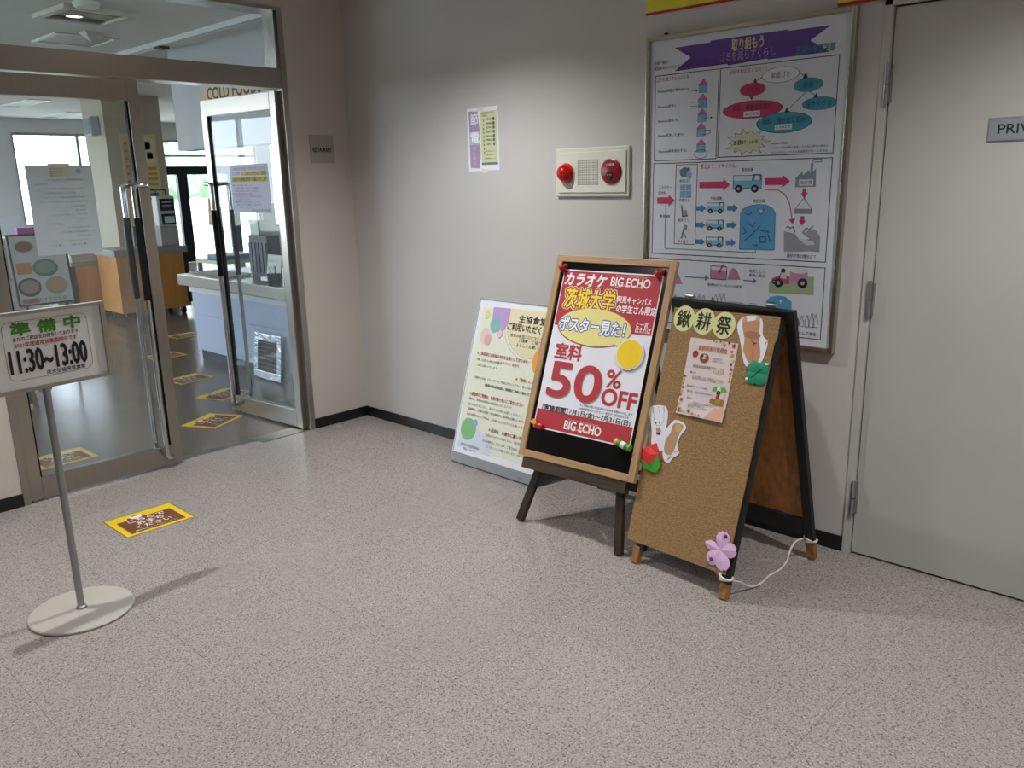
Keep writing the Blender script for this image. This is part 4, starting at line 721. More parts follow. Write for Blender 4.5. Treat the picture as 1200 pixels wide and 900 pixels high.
# white cord tied between two feet
pth = [(3.085, -.168, .085), (3.075, -.19, .088), (3.06, -.21, .075), (3.055, -.235, .045), (3.06, -.27, .015), (3.062, -.33, .0055), (3.055, -.40, .0055), (3.06, -.47, .0055), (3.055, -.52, .008), (3.045, -.56, .022), (3.04, -.60, .05), (3.035, -.652, .075)]
def crom(p_, k=5):
    p_ = [Vector(q) for q in p_]; p_ = [p_[0]]+p_+[p_[-1]]; o = []
    for i in range(1, len(p_)-2):
        for j in range(k):
            t = j/k; a, b, c, d_ = p_[i-1:i+3]; o.append(.5*((2*b)+(c-a)*t+(2*a-5*b+4*c-d_)*t*t+(3*b-a-3*c+d_)*t**3))
    return o+[p_[-2]]
CW = mat('white_cord', '#d8d4cc', .7, var=.1, scale=200)
cd = MB().tube([Ai @ q for q in crom(pth)], .004, 8).build('cord', CW, ab); cd['label'] = 'white cord tied between two feet'
def loop(c_, r1, r2, z, t, name='knot'):
    pts = [Ai @ Vector((c_[0]+r1*math.cos(2*math.pi*i/16), c_[1]+r2*math.sin(2*math.pi*i/16), z+t*math.cos(2*math.pi*i/16))) for i in range(17)]; MB().tube(pts, .0042, 7).build(name, CW, cd)
loop((3.012, -.655), .023, .022, .078, .004); loop((3.012, -.657), .023, .022, .086, -.006); loop((3.106, -.163), .024, .021, .084, .004); loop((3.106, -.164), .024, .021, .092, -.006)

# ================================================================== OPENING-HOURS STAND
SO = (1.306, -2.273, 0); SM = frame(SO, 96.65, 0)
ss = empty('opening_hours_stand', mw=SM, label='grey floor stand with a green and black opening hours panel', cat='sign stand')
def lat(o_, prof, m, name, n=48):   # revolve about the vertical (local Y)
    b_ = MB(); b_.lathe(prof, n=n); b_.v = [(x, z, -y) for x, y, z in b_.v]; b_.smooth = True; return b_.build(name, m, o_)
M['sgrey'] = mat('light_grey_enamel', '#adaaa3', .4, var=.03)
lat(ss, [(.172, 0), (.176, .003), (.176, .008), (.172, .0115), (.05, .014), (.018, .014), (.018, .0)], M['sgrey'], 'base')
MB().cyl((0, .01, 0), (0, .848, 0), .0125, 18).build('pole', M['alu'], ss); lat(ss, [(.017, .014), (.017, .022), (.0125, .026)], M['alu'], 'collar', 20)
S0, S1, T0, T1 = -.208, .228, .845, 1.113
MB().box(S0+.004, S1-.004, T0+.004, T1-.004, .004, .012).build('panel', mat('panel_white', '#ececec', .4, var=.03), ss)
for nm, a_ in (('frame_side', (S0, S0+.012, T0, T1)), ('frame_side', (S1-.016, S1, T0, T1)), ('frame_rail', (S0+.012, S1-.016, T0, T0+.014)), ('frame_rail', (S0+.012, S1-.016, T1-.012, T1))): MB().box(*a_, .0, .020).build(nm, mat('cream_alu', '#a9a79d', .4, .5, var=.05), ss, bev=.002)
MB().box(-.02, .02, T0-.012, T0+.03, -.012, -.0005).build('bracket', M['alu'], ss)
P = Print(ss, .0122); 
bx0, bx1 = (-0.1135, 1)[0], (0.1634, 0.9829)[0]; bz0, bz1 = mid((-0.0964, 0.8926), (0.1168, 0.8784))[1], mid((-0.074, 1.084), (0.1464, 1.079))[1]
def rrect(x0, x1, y0, y1, r_):
    o = []
    for cx, cy, a0 in ((x1-r_, y1-r_, 0), (x0+r_, y1-r_, 90), (x0+r_, y0+r_, 180), (x1-r_, y0+r_, 270)): o += [(cx+r_*math.cos(R(a0+i*15)), cy+r_*math.sin(R(a0+i*15))) for i in range(7)]
    return o
rq = rrect(bx0, bx1, bz0, bz1, .025); P.line(rq+[rq[0]], .0014, '#5f7d5c', 1)
P.text('準 備 中', (-0.0852, 1.061), (0.1387, 1.05), .042, '#3f8a2a', bold=.05, bolds=6); P.text('またのご来店をお待ちしております', (-0.0839, 1.026), (0.1299, 1.02), .014, '#1d1d1d', bold=.02); P.text('2021年度通常営業期間中です', (-0.081, 1.003), (0.1213, 1.002), .015, '#b02a30', bold=.02)
P.text('11:30~13:00', (-0.1043, 0.9492), (0.1475, 0.9458), .076, '#141414', bold=.03, bolds=6); P.text('茨大生協阿見食堂', (0.0049, 0.8984), (0.1358, 0.8956), .014, '#1d1d1d', bold=.02); P.flush()

# ================================================================== FLOOR STICKERS
def sticker_frame(x, y, ang, z): 
    e = Vector((math.cos(R(ang)), math.sin(R(ang)), 0)); up = Vector((-e.y, e.x, 0)); m = Matrix((e, up, Vector((0, 0, 1)))).transposed().to_4x4(); m.translation = (x, y, z); return m
st0 = empty('floor_sticker', mw=sticker_frame(.645, -1.739, 90, .0003), label='yellow and brown waiting spot sticker on the lobby floor outside the doors', cat='floor sticker', group='waiting spot stickers')
sw, sh = .314, .268
MB().box(-sw/2, sw/2, -sh/2, sh/2, 0, .0006).build('sheet', mat('yellow_vinyl', '#e8c318', .4, var=.03), st0)
P = Print(st0, .0006); BRN = '#6b3f22'
P.box((-sw/2+.002, -sh/2+.002), (sw/2-.002, sh/2-.002), .004, '#6b5a1c')
P.rect((-.125, -.108), (.125, .062), BRN); P.ell((-.03, .068), .042, .034, BRN, 1); P.ell((-.03, .074), .026, .018, '#e6ddd0', 2); P.ell((-.052, .088), .010, .009, '#e6ddd0', 3); P.ell((-.008, .088), .010, .009, '#e6ddd0', 3)
P.text('こちらで', (-.085, .036), (.085, .036), .036, '#e2d8d0', 3, bold=.03); P.text('おまち', (-.06, -.008), (.06, -.008), .038, '#e2d8d0', 3, bold=.03); P.text('ください', (-.08, -.054), (.08, -.054), .036, '#e2d8d0', 3, bold=.03); P.text('間隔を空けてお並びください', (-.1, -.092), (.1, -.092), .016, '#e2d8d0', 3); P.flush()
for q, ang, lab in (((-0.6882, -0.7424), 118, 'waiting spot sticker just inside the open glass door'), ((-0.6459, -1.685), 92, 'waiting spot sticker behind the closed glass door'), ((-1.984, -0.2798), 100, 'second waiting spot sticker beyond the open door, before the blue counter'), ((-1.29, -0.346), 110, 'waiting spot sticker half hidden by the open door pull handle'), ((-3.057, 0.0111), 95, 'waiting spot sticker seen beside the closed door stile'), ((-3.936, 0.6165), 95, 'farthest waiting spot sticker near the orange cart')):
    c_ = copy_tree(st0); c_.matrix_world = sticker_frame(q[0], q[1], ang, .0003); c_['label'] = lab

# ================================================================== NOTICES ON THE GLASS DOORS
n1 = tag(MB().box(-.1485, .1485, 0, .42, 0, .0006).build('door_notice', mat('back_of_paper', '#b9bcc0', .7, var=.04)), 'large white sheet seen from behind, taped inside the closed glass door', 'notice'); n1.matrix_world = left_frame(-1.678, 1.19, -.0275)
P = Print(n1, .0006); 
for i, (t, a_, b_) in enumerate((('営業時間のお知らせ', -.06, .10), ('茨城大学生協', -.12, -.06), ('平素より生協食堂をご利用いただきありがとうございます', -.10, .10), ('新型コロナウイルス感染症の拡大防止のため', -.08, .06), ('当面の間営業時間を変更させていただきます', -.10, .10), ('ご利用の皆様にはご不便をおかけしますが', -.12, .10), ('何卒ご理解とご協力をお願いいたします', .03, .10), ('昼食時間の営業', .05, .10), ('営業の詳細については掲示をご覧ください', -.06, .10), ('お問い合わせは', .06, .10), ('生協購買部食堂部', -.06, -.02), ('弁当の販売もしております', .0, .10), ('ご予約は前日までにお願いします', -.03, .10), ('配達はおこなっておりません', .04, .10), ('テイクアウトをご利用ください', -.02, .10), ('以上', -.09, .08))):
    v = .352-i*.0205; P.text(t, (a_, v), (b_, v), .0085, '#84888c' if i % 3 else '#74777c', mirror=True)
P.rect((-.045, .365), (.045, .412), '#bdb79a', 1)
for k in range(4): P.text('・日替わり定食', (-.030, .403-k*.0105), (.02, .403-k*.0105), .006, '#8a8468', 3, mirror=True); P.ell((-.036, .403-k*.0105), .003, .003, '#55533c', 3, 8)
P.ell((.086, .392), .012, .012, '#8d9098', 1); P.flush()
MB().box(-.05, .05, .405, .428, .0008, .0012).build('tape', mat('clear_tape', '#c9c6bf', .3), n1)
RO = frame((-.03, FY1-.05, 0), OPEN)      # frame of the open leaf: X runs from the hinge to the leading edge, Z faces the kitchen
FM = RO @ Matrix.Rotation(math.pi, 4, 'Y')  # its lobby side
n2 = tag(MB().box(-.198, .198, 0, .290, 0, .0006).build('door_notice', mat('bluish_paper', '#c8cbe0', .6, var=.03)), 'landscape notice with yellow highlighted lines on the open glass door', 'notice')
n2.matrix_world = FM @ Matrix.Translation((-.345, 1.330, .0056))
P = Print(n2, .0006)
P.text('ご来店のお客様へお願い申し上げます', (-.17, .268), (.185, .262), .018, '#9a6a90'); P.rect((-.075, .222), (.185, .25), '#cfc22e', 1); P.rect((-.18, .184), (.19, .218), '#cfc22e', 1); P.text('２０２１年度', (-.175, .238), (-.095, .238), .018, '#5a5c80'); P.text('１１時３０分より営業', (-.07, .237), (.18, .237), .022, '#4b4a12', 3, bold=.02); P.text('お席でのお食事は黙食でお願いいたします', (-.175, .201), (.185, .201), .025, '#4b4a12', 3, bold=.02)
for i, (t, c_, k) in enumerate((('●マスクの着用をお願いします', '#b5627a', .20), ('お食事中以外は、必ずマスクを着用して', '#3f4568', .27), ('会話をお控えください。ご協力を。', '#3f4568', .26), ('●入店時の手指消毒のお願い', '#b5627a', .20), ('入口のアルコールで消毒をしてから', '#3f4568', .28), ('ご入店ください。', '#3f4568', .16), ('●混雑時は入店を制限いたします', '#b5627a', .27), ('お待ちいただく場合がございます。', '#3f4568', .27), ('ご了承ください。', '#3f4568', .17), ('茨城大学生協阿見食堂', '#3f4568', .19))):
    v = .166-i*.0165; x = -.172+(.012 if i % 3 else 0)+(.17 if i == 9 else 0); P.text(t, (x, v), (x+k, v), .0115, c_, 3)
P.flush()

# ================================================================== RESTAURANT SHELL
WH = mat('restaurant_white', '#c6c6c4', .7, var=.05, scale=2); TANP = mat('tan_paint', '#b8ab96', .7, var=.05, scale=2); DK = mat('dark_aluminium', '#1f2026', .4, .5)
struct(MB().box(-12, -.155, -5, 9, RCEIL, RCEIL+.1).build('ceiling', mat('restaurant_ceiling', '#e6e4e0', .85, var=.08, scale=40, bump=.1, bscale=200)), 'grey board ceiling of the restaurant', 'ceiling')
struct(MB().box(-12, -10.5, -5.12, -5, 0, RCEIL).box(-2.0, -.15, -5.12, -5, 0, RCEIL).box(-10.5, -2.0, -5.12, -5, 0, .8).box(-10.5, -2.0, -5.12, -5, 2.45, RCEIL).build('wall_side', WH), 'white side wall of the restaurant left of the doors', 'wall')
struct(MB().box(-12, -.15, 9, 9.12, 0, RCEIL).build('wall_kitchen', WH), 'white wall behind the serving counter', 'wall')
struct(MB().box(-.155, -.15, .14, 9, 0, RCEIL).build('wall_inner', WH), 'restaurant side of the wall beside the glass doors', 'wall')
# far wall with windows: (y0, y1, sill, head)
WIN = [(-4.2, -1.6, .85, 2.46), (-1.2, 1.2, .85, 2.46), (1.68, 3.85, .85, 2.46), (4.10, 6.3, .0, 2.38), (6.6, 8.6, .6, 2.38)]
fw2 = MB(); edges = [-5.0]
for y0, y1, s_, h_ in WIN: fw2.box(-12.15, -12, edges[-1], y0, 0, RCEIL); fw2.box(-12.15, -12, y0, y1, h_, RCEIL); (fw2.box(-12.15, -12, y0, y1, 0, s_) if s_ > 0 else None); edges.append(y1)
fw2.box(-12.15, -12, edges[-1], 9, 0, RCEIL); struct(fw2.build('wall_far', WH), 'far window wall of the restaurant', 'wall')
for i, (y0, y1, s_, h_) in enumerate(WIN):
    wn = empty('window_%d' % (i+2), (-12.07, y0, s_), label=('large bright window behind the closed door notice', 'glazed terrace door with dark frame seen past the tan column')[i == 3] if i in (2, 3) else ('bright window at the far left of the restaurant', 'bright window left of the large one', '', '', 'bright window seen through the open glass door')[i], cat='window', kind='structure'); W_ = y1-y0; Hh = h_-s_
    fm_ = DK if i == 3 else M['alu']; t = .045
    MB().box(-.03, .03, 0, t, 0, Hh).box(-.03, .03, W_-t, W_, 0, Hh).box(-.03, .03, t, W_-t, 0, t).box(-.03, .03, t, W_-t, Hh-t, Hh).build('window_frame', fm_ if i != 3 else M['alu'], wn)
    if i == 3:
        MB().box(-.05, .05, 0, W_, 1.72, 1.88).build('door_head', DK, wn)
        for y in (.44, 1.5): MB().box(-.05, .05, y, y+.20, 0, 1.72).build('door_post', DK, wn)
        for a_, b_ in ((.045, .44), (.64, 1.5), (1.7, W_-.045)): MB().box(-.004, .004, a_, b_, .05, 1.72).build('pane', M['glass2'], wn)
        MB().box(-.004, .004, .045, W_-.045, 1.88, Hh-.045).build('pane', M['glass2'], wn); MB().box(-.03, .03, 0, W_, 2.06, 2.10).build('transom', M['alu'], wn)
    else:
        k = 2
        for j in range(k): MB().box(-.004, .004, t+(W_-2*t)*j/k, t+(W_-2*t)*(j+1)/k, t, Hh-t).build('pane', M['glass2'], wn)
        MB().box(-.03, .03, W_/2-.025, W_/2+.025, t, Hh-t).build('mullion', fm_, wn)
    pl_ = bpy.data.lights.new('window_portal', 'AREA'); pl_.shape = 'RECTANGLE'; pl_.size = W_; pl_.size_y = Hh; pl_.cycles.is_portal = True
    po_ = bpy.data.objects.new('window_portal', pl_); C.objects.link(po_); po_.matrix_world = Matrix.Translation((-12.0, (y0+y1)/2, (s_+h_)/2)) @ Matrix.Rotation(R(-90), 4, 'Y') @ Matrix.Rotation(R(90), 4, 'Z')
sw_ = empty('window_7', (-6.25, -5.06, .8), label='long row of side windows of the restaurant, out of view on the left', cat='window', kind='structure')
MB().box(-4.25, 4.25, -.03, .03, 0, .05).box(-4.25, 4.25, -.03, .03, 1.6, 1.65).build('window_frame', M['alu'], sw_)
for k in range(5): MB().box(-4.25+k*2.11, -4.19+k*2.11, -.03, .03, .05, 1.6).build('mullion', M['alu'], sw_)
for k in range(4): MB().box(-4.19+k*2.11, -4.25+(k+1)*2.11, -.004, .004, .05, 1.6).build('pane', M['glass2'], sw_)
pl_ = bpy.data.lights.new('window_portal', 'AREA'); pl_.shape = 'RECTANGLE'; pl_.size = 8.5; pl_.size_y = 1.65; pl_.cycles.is_portal = True
po_ = bpy.data.objects.new('window_portal', pl_); C.objects.link(po_); po_.matrix_world = Matrix.Translation((-6.25, -5.0, 1.62)) @ Matrix.Rotation(R(90), 4, 'X')
struct(MB().box(-8.1, -7.4, 1.45, 2.22, 0, RCEIL).build('wall_column', TANP), 'tan square column with a cream poster', 'column')
struct(MB().box(-3.45, -.155, .55, .70, 1.82, RCEIL).build('wall_bulkhead', mat('bulkhead_paint', '#b3b4b8', .7, var=.04)), 'grey bulkhead hanging over the serving counter', 'bulkhead')

# ------------------------------------------------------------------ outdoors
struct(MB().box(-60, 30, -60, 60, -.4, -.3).build('ground', mat('pale_paving', '#b9b8ae', .9, var=.1, scale=.6)), 'pale ground outside the far windows', 'ground')
def tree(x, y, h, r_, lab):
    o = empty('garden_tree', (x, y, -.3), label=lab, cat='tree', group='trees outside the windows')
    MB().tube([(0, 0, 0), (.05, .02, h*.3), (0, 0, h*.6)], [.16, .12, .06], 8).build('trunk', mat('bark', '#5a4a3a', .9, var=.3), o)
    bm = bmesh.new(); bmesh.ops.create_icosphere(bm, subdivisions=3, radius=1)
    for v_ in bm.verts: k = 1+.22*math.sin(v_.co.x*7+x)*math.cos(v_.co.y*6)+.16*random.uniform(-1, 1); v_.co = Vector((v_.co.x*r_*k, v_.co.y*r_*k, v_.co.z*r_*.8*k+h*.68))
    me = bpy.data.meshes.new('crown'); bm.to_mesh(me); bm.free(); me.materials.append(mat('foliage', '#8fae8a', .8, var=.4, scale=6)); c = bpy.data.objects.new('crown', me); C.objects.link(c); c.parent = o
tree(-30, 12.5, 3.4, 1.5, 'rounded garden tree outside the dark framed terrace door'); tree(-33, 15.8, 3.6, 1.6, 'second garden tree outside, right of the door post'); tree(-36, 20, 4.2, 1.8, 'garden tree outside behind the open door glass')

# ------------------------------------------------------------------ ceiling fittings of the restaurant
ac = empty('ceiling_air_unit', (-2.16, -.63, RCEIL), R(4), label='square ceiling air unit with open louvre above the glass doors', cat='air conditioner')
IV = mat('ivory_plastic', '#c9c5b8', .5, var=.04)
for a_ in ((-.26, .26, -.26, -.2), (-.26, .26, .2, .26), (-.26, -.2, -.2, .2), (.2, .26, -.2, .2)): MB().box(*a_, -.03, 0).build('border', IV, ac, bev=.004)
MB().box(-.2, .2, -.2, .2, -.012, 0).build('grille', mat('grille_grey', '#a9a598', .6, var=.1), ac); MB().box(-.19, -.12, -.19, .19, -.02, -.012).build('slot', mat('slot_dark', '#3a3833', .7), ac); MB().box(.13, .18, -.19, .19, -.02, -.012).build('slot', mat('slot_dark', '#3a3833', .7), ac)
sd = tag(MB().lathe([(.0, -.035), (.07, -.033), (.085, -.015), (.085, 0)], n=24).build('smoke_detector', mat('detector_white', '#dcdcd4', .4)), 'round white smoke detector on the restaurant ceiling', 'detector'); sd.location = (-1.79, -.76, RCEIL)
def ceiling_light(x, y, sx, sy, lab):
    o = empty('ceiling_light', (x, y, RCEIL), label=lab, cat='lamp', group='restaurant ceiling lights')
    for a_ in ((-sx, sx, -sy, -sy+.03), (-sx, sx, sy-.03, sy), (-sx, -sx+.03, -sy+.03, sy-.03), (sx-.03, sx, -sy+.03, sy-.03)): MB().box(*a_, -.012, 0).build('rim', mat('lamp_rim', '#dcdcdc', .4), o)
    MB().box(-sx+.03, sx-.03, -sy+.03, sy-.03, -.005, 0).build('diffuser', mat('lamp_diffuser', '#b4b4b2', .5), o)
ceiling_light(-3.32, -.29, .28, .25, 'flat square unlit ceiling light just beyond the transom glass'); ceiling_light(-11.0, 2.2, .6, .15, 'flat ceiling light near the large far window'); ceiling_light(-9.2, 1.1, .6, .15, 'flat ceiling light seen above the closed door notice')
cn = MB(); cn.add([(-.07, -.07, 0), (.07, -.07, 0), (.07, .07, 0), (-.07, .07, 0), (0, 0, -.08)], [(0, 1, 2, 3), (0, 4, 1), (1, 4, 2), (2, 4, 3), (3, 4, 0)])
tag(cn.build('ceiling_speaker', IV), 'small pyramid shaped fitting hanging from the restaurant ceiling', 'speaker').location = (-2.9, -.32, RCEIL)
cr = empty('ceiling_rail', (-2.2, .29, RCEIL), label='long white double track along the ceiling beside the bulkhead', cat='rail')
for y in (-.03, .03): MB().box(-1.9, 1.9, y-.014, y+.014, -.04, 0).build('track', mat('rail_white', '#d6d6d6', .4), cr)
MB().box(-.85, -.75, -.045, .045, -.06, -.04).build('runner', mat('slot_dark', '#3a3833', .7), cr)
csg = empty('counter_sign', mw=frame((-2.28, .55, 2.13), 0), label='beige arched sign reading COLD FOODS on the bulkhead', cat='sign')
MB().prism([(-.60, 0), (.62, 0), (.62, .12)]+[(.01+.61*math.cos(R(a_)), .10+.17*math.sin(R(a_))) for a_ in range(0, 181, 12)]+[(-.60, .12)], 0, .02).build('board', mat('beige_board', '#cbb48c', .6, var=.06), csg, bev=.0)
P = Print(csg, .02); P.text('COLD FOODS', (-.47, .135), (.42, .135), .10, '#4a3a30', bold=.04); P.flush()

# ------------------------------------------------------------------ serving counter and what stands on it
sc = empty('serving_counter', (-1.6, .15, 0), label='white blue serving counter with stainless worktop inside the restaurant', cat='counter')
BLW = mat('blue_white_laminate', '#b0bcd4', .35, var=.03)
MB().box(-1.12, 1.35, .03, .75, .08, .40).build('front_panel', BLW, sc, bev=.002); MB().box(-1.12, 1.35, .03, .75, .403, .60).build('front_panel', BLW, sc, bev=.002); MB().box(-1.14, 1.35, .01, .77, .60, .655).build('edge_strip', mat('white_laminate', '#d2d6da', .3), sc)
MB().box(-1.10, 1.35, .05, .73, 0, .08).build('kick_base', mat('dark_blue_vinyl', '#22283a', .4), sc); MB().box(-1.23, 1.35, -.04, .80, .655, .75).build('worktop', M['steel_h'], sc, bev=.006)
for k in range(5): MB().cyl((-1.18, .06+k*.055, .7585), (-.45, .06+k*.055, .762), .008, 8).build('tray_rail', M['chrome'], sc)
gr = empty('louvre_panel', mw=frame((-1.43, .115, .0), 0, 6, 0, .004), label='foil wrapped louvre panel leaning on the serving counter', cat='panel')
FO = mat('foil', '#c3c8cc', .22, .95, var=.2, scale=25, bump=.8, bscale=30)
for a_ in ((-.2, .2, 0, .06), (-.2, .2, .30, .36), (-.2, -.14, .06, .30), (.14, .2, .06, .30)): MB().box(*a_, 0, .02).build('frame', FO, gr, bev=.004)
MB().box(-.14, .14, .06, .30, 0, .004).build('backing', mat('slot_dark2', '#24272c', .6), gr)
for k in range(7): MB().add([(-.14, .075+k*.033, .004), (.14, .075+k*.033, .004), (.14, .088+k*.033, .016), (-.14, .088+k*.033, .016), (.14, .091+k*.033, .014), (-.14, .091+k*.033, .014)], [(0, 1, 2, 3), (3, 2, 4, 5), (5, 4, 1, 0)]).build('slat', M['alu'], gr)
def boxthing(name, lab, cat, a_, b_, Y, dep, m, bev=.004, extra=None):
    """box whose front lies at plane y=Y between lower-left a and upper-right b (x, z)"""
    o = empty(name, ((a_[0]+b_[0])/2, Y, a_[1]), label=lab, cat=cat); W_ = b_[0]-a_[0]; H_ = b_[1]-a_[1]
    MB().box(-W_/2, W_/2, 0, dep, 0, H_).build('body', m, o, bev=bev); (extra(o, W_, H_) if extra else None); return o
TZ = .751
def ex_rack(o, W_, H_):
    for k in range(5): MB().box(-W_/2+.01+k*W_/5, -W_/2+.01+(k+.72)*W_/5, -.012, 0, .05, H_-.06).build('slot', mat('rack_slot_%d' % (k % 3), ('#32415a', '#5a4a44', '#20242c')[k % 3], .4), o)
boxthing('cutlery_rack', 'dark cutlery rack standing on the serving counter', 'rack', (-1.98, TZ), (-1.70, 1.10), .36, .12, mat('dark_rack', '#3a3c44', .4, var=.2), extra=ex_rack)
def ex_lid(o, W_, H_): MB().box(-W_/2-.006, W_/2+.006, -.006, .112, H_, H_+.02).build('lid', mat('clear_green', '#bcd0b8', .3), o)
boxthing('condiment_box', 'pale green condiment box on top of the cutlery rack', 'box', (-1.95, 1.101), (-1.82, 1.20), .365, .11, mat('pale_green', '#c3d2bd', .4), extra=ex_lid)
cdq = empty('menu_card', mw=frame((-1.52, .28, TZ+.002), 0, 10), label='white menu card standing on the serving counter', cat='card')
MB().box(-.10, .10, 0, .21, -.006, 0).build('card', mat('menu_card_white', '#cfd6cc', .5, var=.05), cdq); MB().box(-.10, .10, 0, .03, 0, .05).build('stand', M['alu'], cdq)
P = Print(cdq, .0); P.text('本日のメニュー', (-.08, .16), (.06, .17), .035, '#7a3f44'); P.text('小鉢', (-.05, .105), (.03, .11), .035, '#4a4f50'); P.text('各種５６円', (-.08, .055), (.07, .06), .022, '#4a4f50'); P.flush()
cup = empty('pen_cup', (-1.28, .15, TZ), label='black cup of pens at the counter edge behind the open door', cat='cup'); MB().lathe([(.045, 0), (.05, .09), (.045, .09), (.04, .01)], n=20).build('cup', M['rubber'], cup)
for k in range(3): MB().cyl((.012*math.cos(k*2.1), .012*math.sin(k*2.1), .01), (.03*math.cos(k*2.1), .03*math.sin(k*2.1), .145), .004, 6).build('pen', ink(('#3a3d4a', '#8a2d2d', '#c9c9c9')[k]), cup)
gls = empty('sneeze_guard', (-1.4, .505, TZ), label='clear sneeze guard screen on the serving counter', cat='screen'); MB().box(-.2, .9, -.003, .003, .10, .62).build('sheet', M['acryl'], gls)
for x in (-.18, .35, .88): MB().box(x-.012, x+.012, -.012, .012, 0, .64).build('post', M['alu'], gls)
def ex_p(o, W_, H_): MB().box(-W_/2+.02, W_/2-.02, -.004, 0, H_*.45, H_-.04).build('panel', mat('picture_blue', '#7d8fa5', .5, var=.4, scale=9), o)
boxthing('drink_dispenser', 'grey drinks dispenser behind the counter seen through the door glass', 'dispenser', (-1.62, 0), (-1.02, 1.72), 1.35, .5, mat('dispenser_grey', '#8f959c', .4, var=.08), extra=ex_p)
boxthing('white_fridge', 'white display fridge behind the serving counter', 'fridge', (-3.6, 0), (-2.9, 1.0), 2.3, .6, mat('fridge_white', '#cfd3d8', .4, var=.04), extra=ex_p)

# ------------------------------------------------------------------ carts, desk, register
OR = wood('orange_laminate', '#c98a45', '#bd7d38', .4, along=2, scale=2); GT = mat('grey_top', '#8d8a86', .4, var=.05)
def cart(name, x, y0, y1, z0, z1, zt, lab, castors, cat):
    o = empty(name, (x, (y0+y1)/2, 0), label=lab, cat=cat); W_ = (y1-y0)/2
    MB().box(-.55, 0, -W_, W_, z0, z1).build('body', OR, o, bev=.004); MB().box(-.57, .02, -W_-.02, W_+.02, z1, zt).build('top', GT, o, bev=.006); MB().box(-.54, .012, W_-.035, W_+.012, z0+.05, z1).build('edge_post', DK, o) if castors else MB().box(-.54, .015, -W_-.04, -W_+.02, .0, z1).build('edge_post', DK, o)
    if castors:
        for x_, y_ in ((-.07, -W_+.08), (-.07, W_-.07), (-.46, -W_+.08), (-.46, W_-.07)): c = MB().cyl((x_, y_-.018, .04), (x_, y_+.018, .04), .04, 16).build('castor', M['rubber'], o); MB().box(x_-.015, x_+.015, y_-.024, y_+.024, .045, z0).build('fork', M['alu'], c)
    else: MB().box(-.5, -.03, -W_+.02, W_-.02, 0, z0).build('plinth', M['rubber'], o)
    return o
cart('orange_cart', -5.4, .60, 1.42, .085, .735, .81, 'orange wooden serving cart on castors beside the closed door stile', True, 'cart'); cart('orange_desk', -6.0, .33, 1.02, .09, .62, .665, 'orange front desk with dark edge seen through the closed glass door', False, 'desk')
rg = empty('cash_register', (-5.62, 1.30, .811), label='white cash register with dark display on a pedestal', cat='register')
MB().box(-.12, .10, -.10, .12, 0, .23).build('pedestal', mat('putty', '#a7a199', .5), rg, bev=.01); MB().box(-.13, .11, -.11, .11, .23, .58).build('housing', mat('register_white', '#c5c3be', .4), rg, bev=.02); MB().box(.108, .116, -.075, .095, .41, .55).build('screen', mat('dark_screen', '#1a1a1e', .2), rg); MB().box(.108, .116, -.07, .10, .25, .375).build('printer_slot', mat('dark_screen', '#1a1a1e', .2), rg); MB().box(.114, .120, -.04, .08, .27, .345).build('receipt', mat('receipt_green', '#c8dcc8', .5), rg)  # receipt in plain pale green
MB().tube([(0, -.115, .25), (0, -.135, .35), (0, -.135, .5), (0, -.115, .56)], .006, 6).build('cable', M['rubber'], rg); P = Print(rg, 0)
MB().box(.1165, .1185, -.05, .06, .505, .515).box(.1165, .1185, -.05, .06, .465, .475).build('display_line', ink('#d0d0d0'), rg)
MB().tube([(0, -.06, .58), (0, -.06, .65), (0, .06, .65), (0, .06, .58)], .007, 6).build('top_handle', M['rubber'], rg)
boxthing('dark_cabinet', 'dark grey box between the column and the register', 'box', (-5.90, .811), (-5.62, 1.05), .92, .12, mat('dark_box', '#5a5650', .5))
bxs = empty('crate_of_bags', (-4.65, 1.62, 0), label='pale table with blue packages behind the counter end', cat='table'); MB().box(-.3, .3, -.3, .3, .64, .68).build('top', mat('pale_table', '#d3cfb8', .4), bxs)
for x in (-.27, .27):
    for y in (-.27, .27): MB().box(x-.02, x+.02, y-.02, y+.02, 0, .64).build('leg', M['alu'], bxs)
pk = tag(MB().box(-.22, .22, -.2, .2, 0, .05).build('package', mat('blue_pack', '#7fa3b5', .4, var=.3, scale=12), bev=.01), 'flat blue package on the pale table by the counter end', 'package'); pk.location = (-4.65, 1.62, .6805)
# things on the orange desk
tr = empty('wire_tray', (-6.25, .68, .666), label='cream cloth covered tray on the orange desk', cat='tray'); MB().box(-.25, .25, -.36, .36, 0, .09).build('tray', mat('cream_cloth', '#cfc8b4', .7, var=.15, scale=30), tr, bev=.02); MB().box(.25, .262, -.35, .35, .0, .08).build('cloth_edge', mat('cream_check', '#b9b29c', .7, var=.3, scale=50), tr)
ds = empty('leaflet_stand', (-6.35, .72, .757), label='mauve leaflet stand on the cream tray behind the door handles', cat='stand'); MB().box(-.06, .06, -.07, .07, 0, .62).build('panel', mat('mauve_board', '#7f7683', .5, var=.2), ds, bev=.006); MB().box(-.09, .09, -.1, .1, 0, .02).build('foot', DK, ds)
pb = tag(MB().box(0, .003, 0, .49, 0, 1.30).build('column_poster', mat('cream_poster', '#d8c68c', .6, var=.05)), 'tall cream and yellow poster on the tan column', 'poster'); pb.location = (-7.4, 1.63, .9)
pbe = Print(pb, 0)
q_ = MB(); 
def cp(y0, y1, z0, z1, col, nm='print'): MB().box(.0032, .0036, y0, y1, z0, z1).build(nm, ink(col), pb)
cp(.27, .46, .93, 1.27, '#d9d0b0'); cp(.31, .40, 1.10, 1.2, '#a99aa0'); cp(.34, .42, .98, 1.06, '#5f8aa0'); cp(.02, .10, .6, 1.27, '#cfae8e')
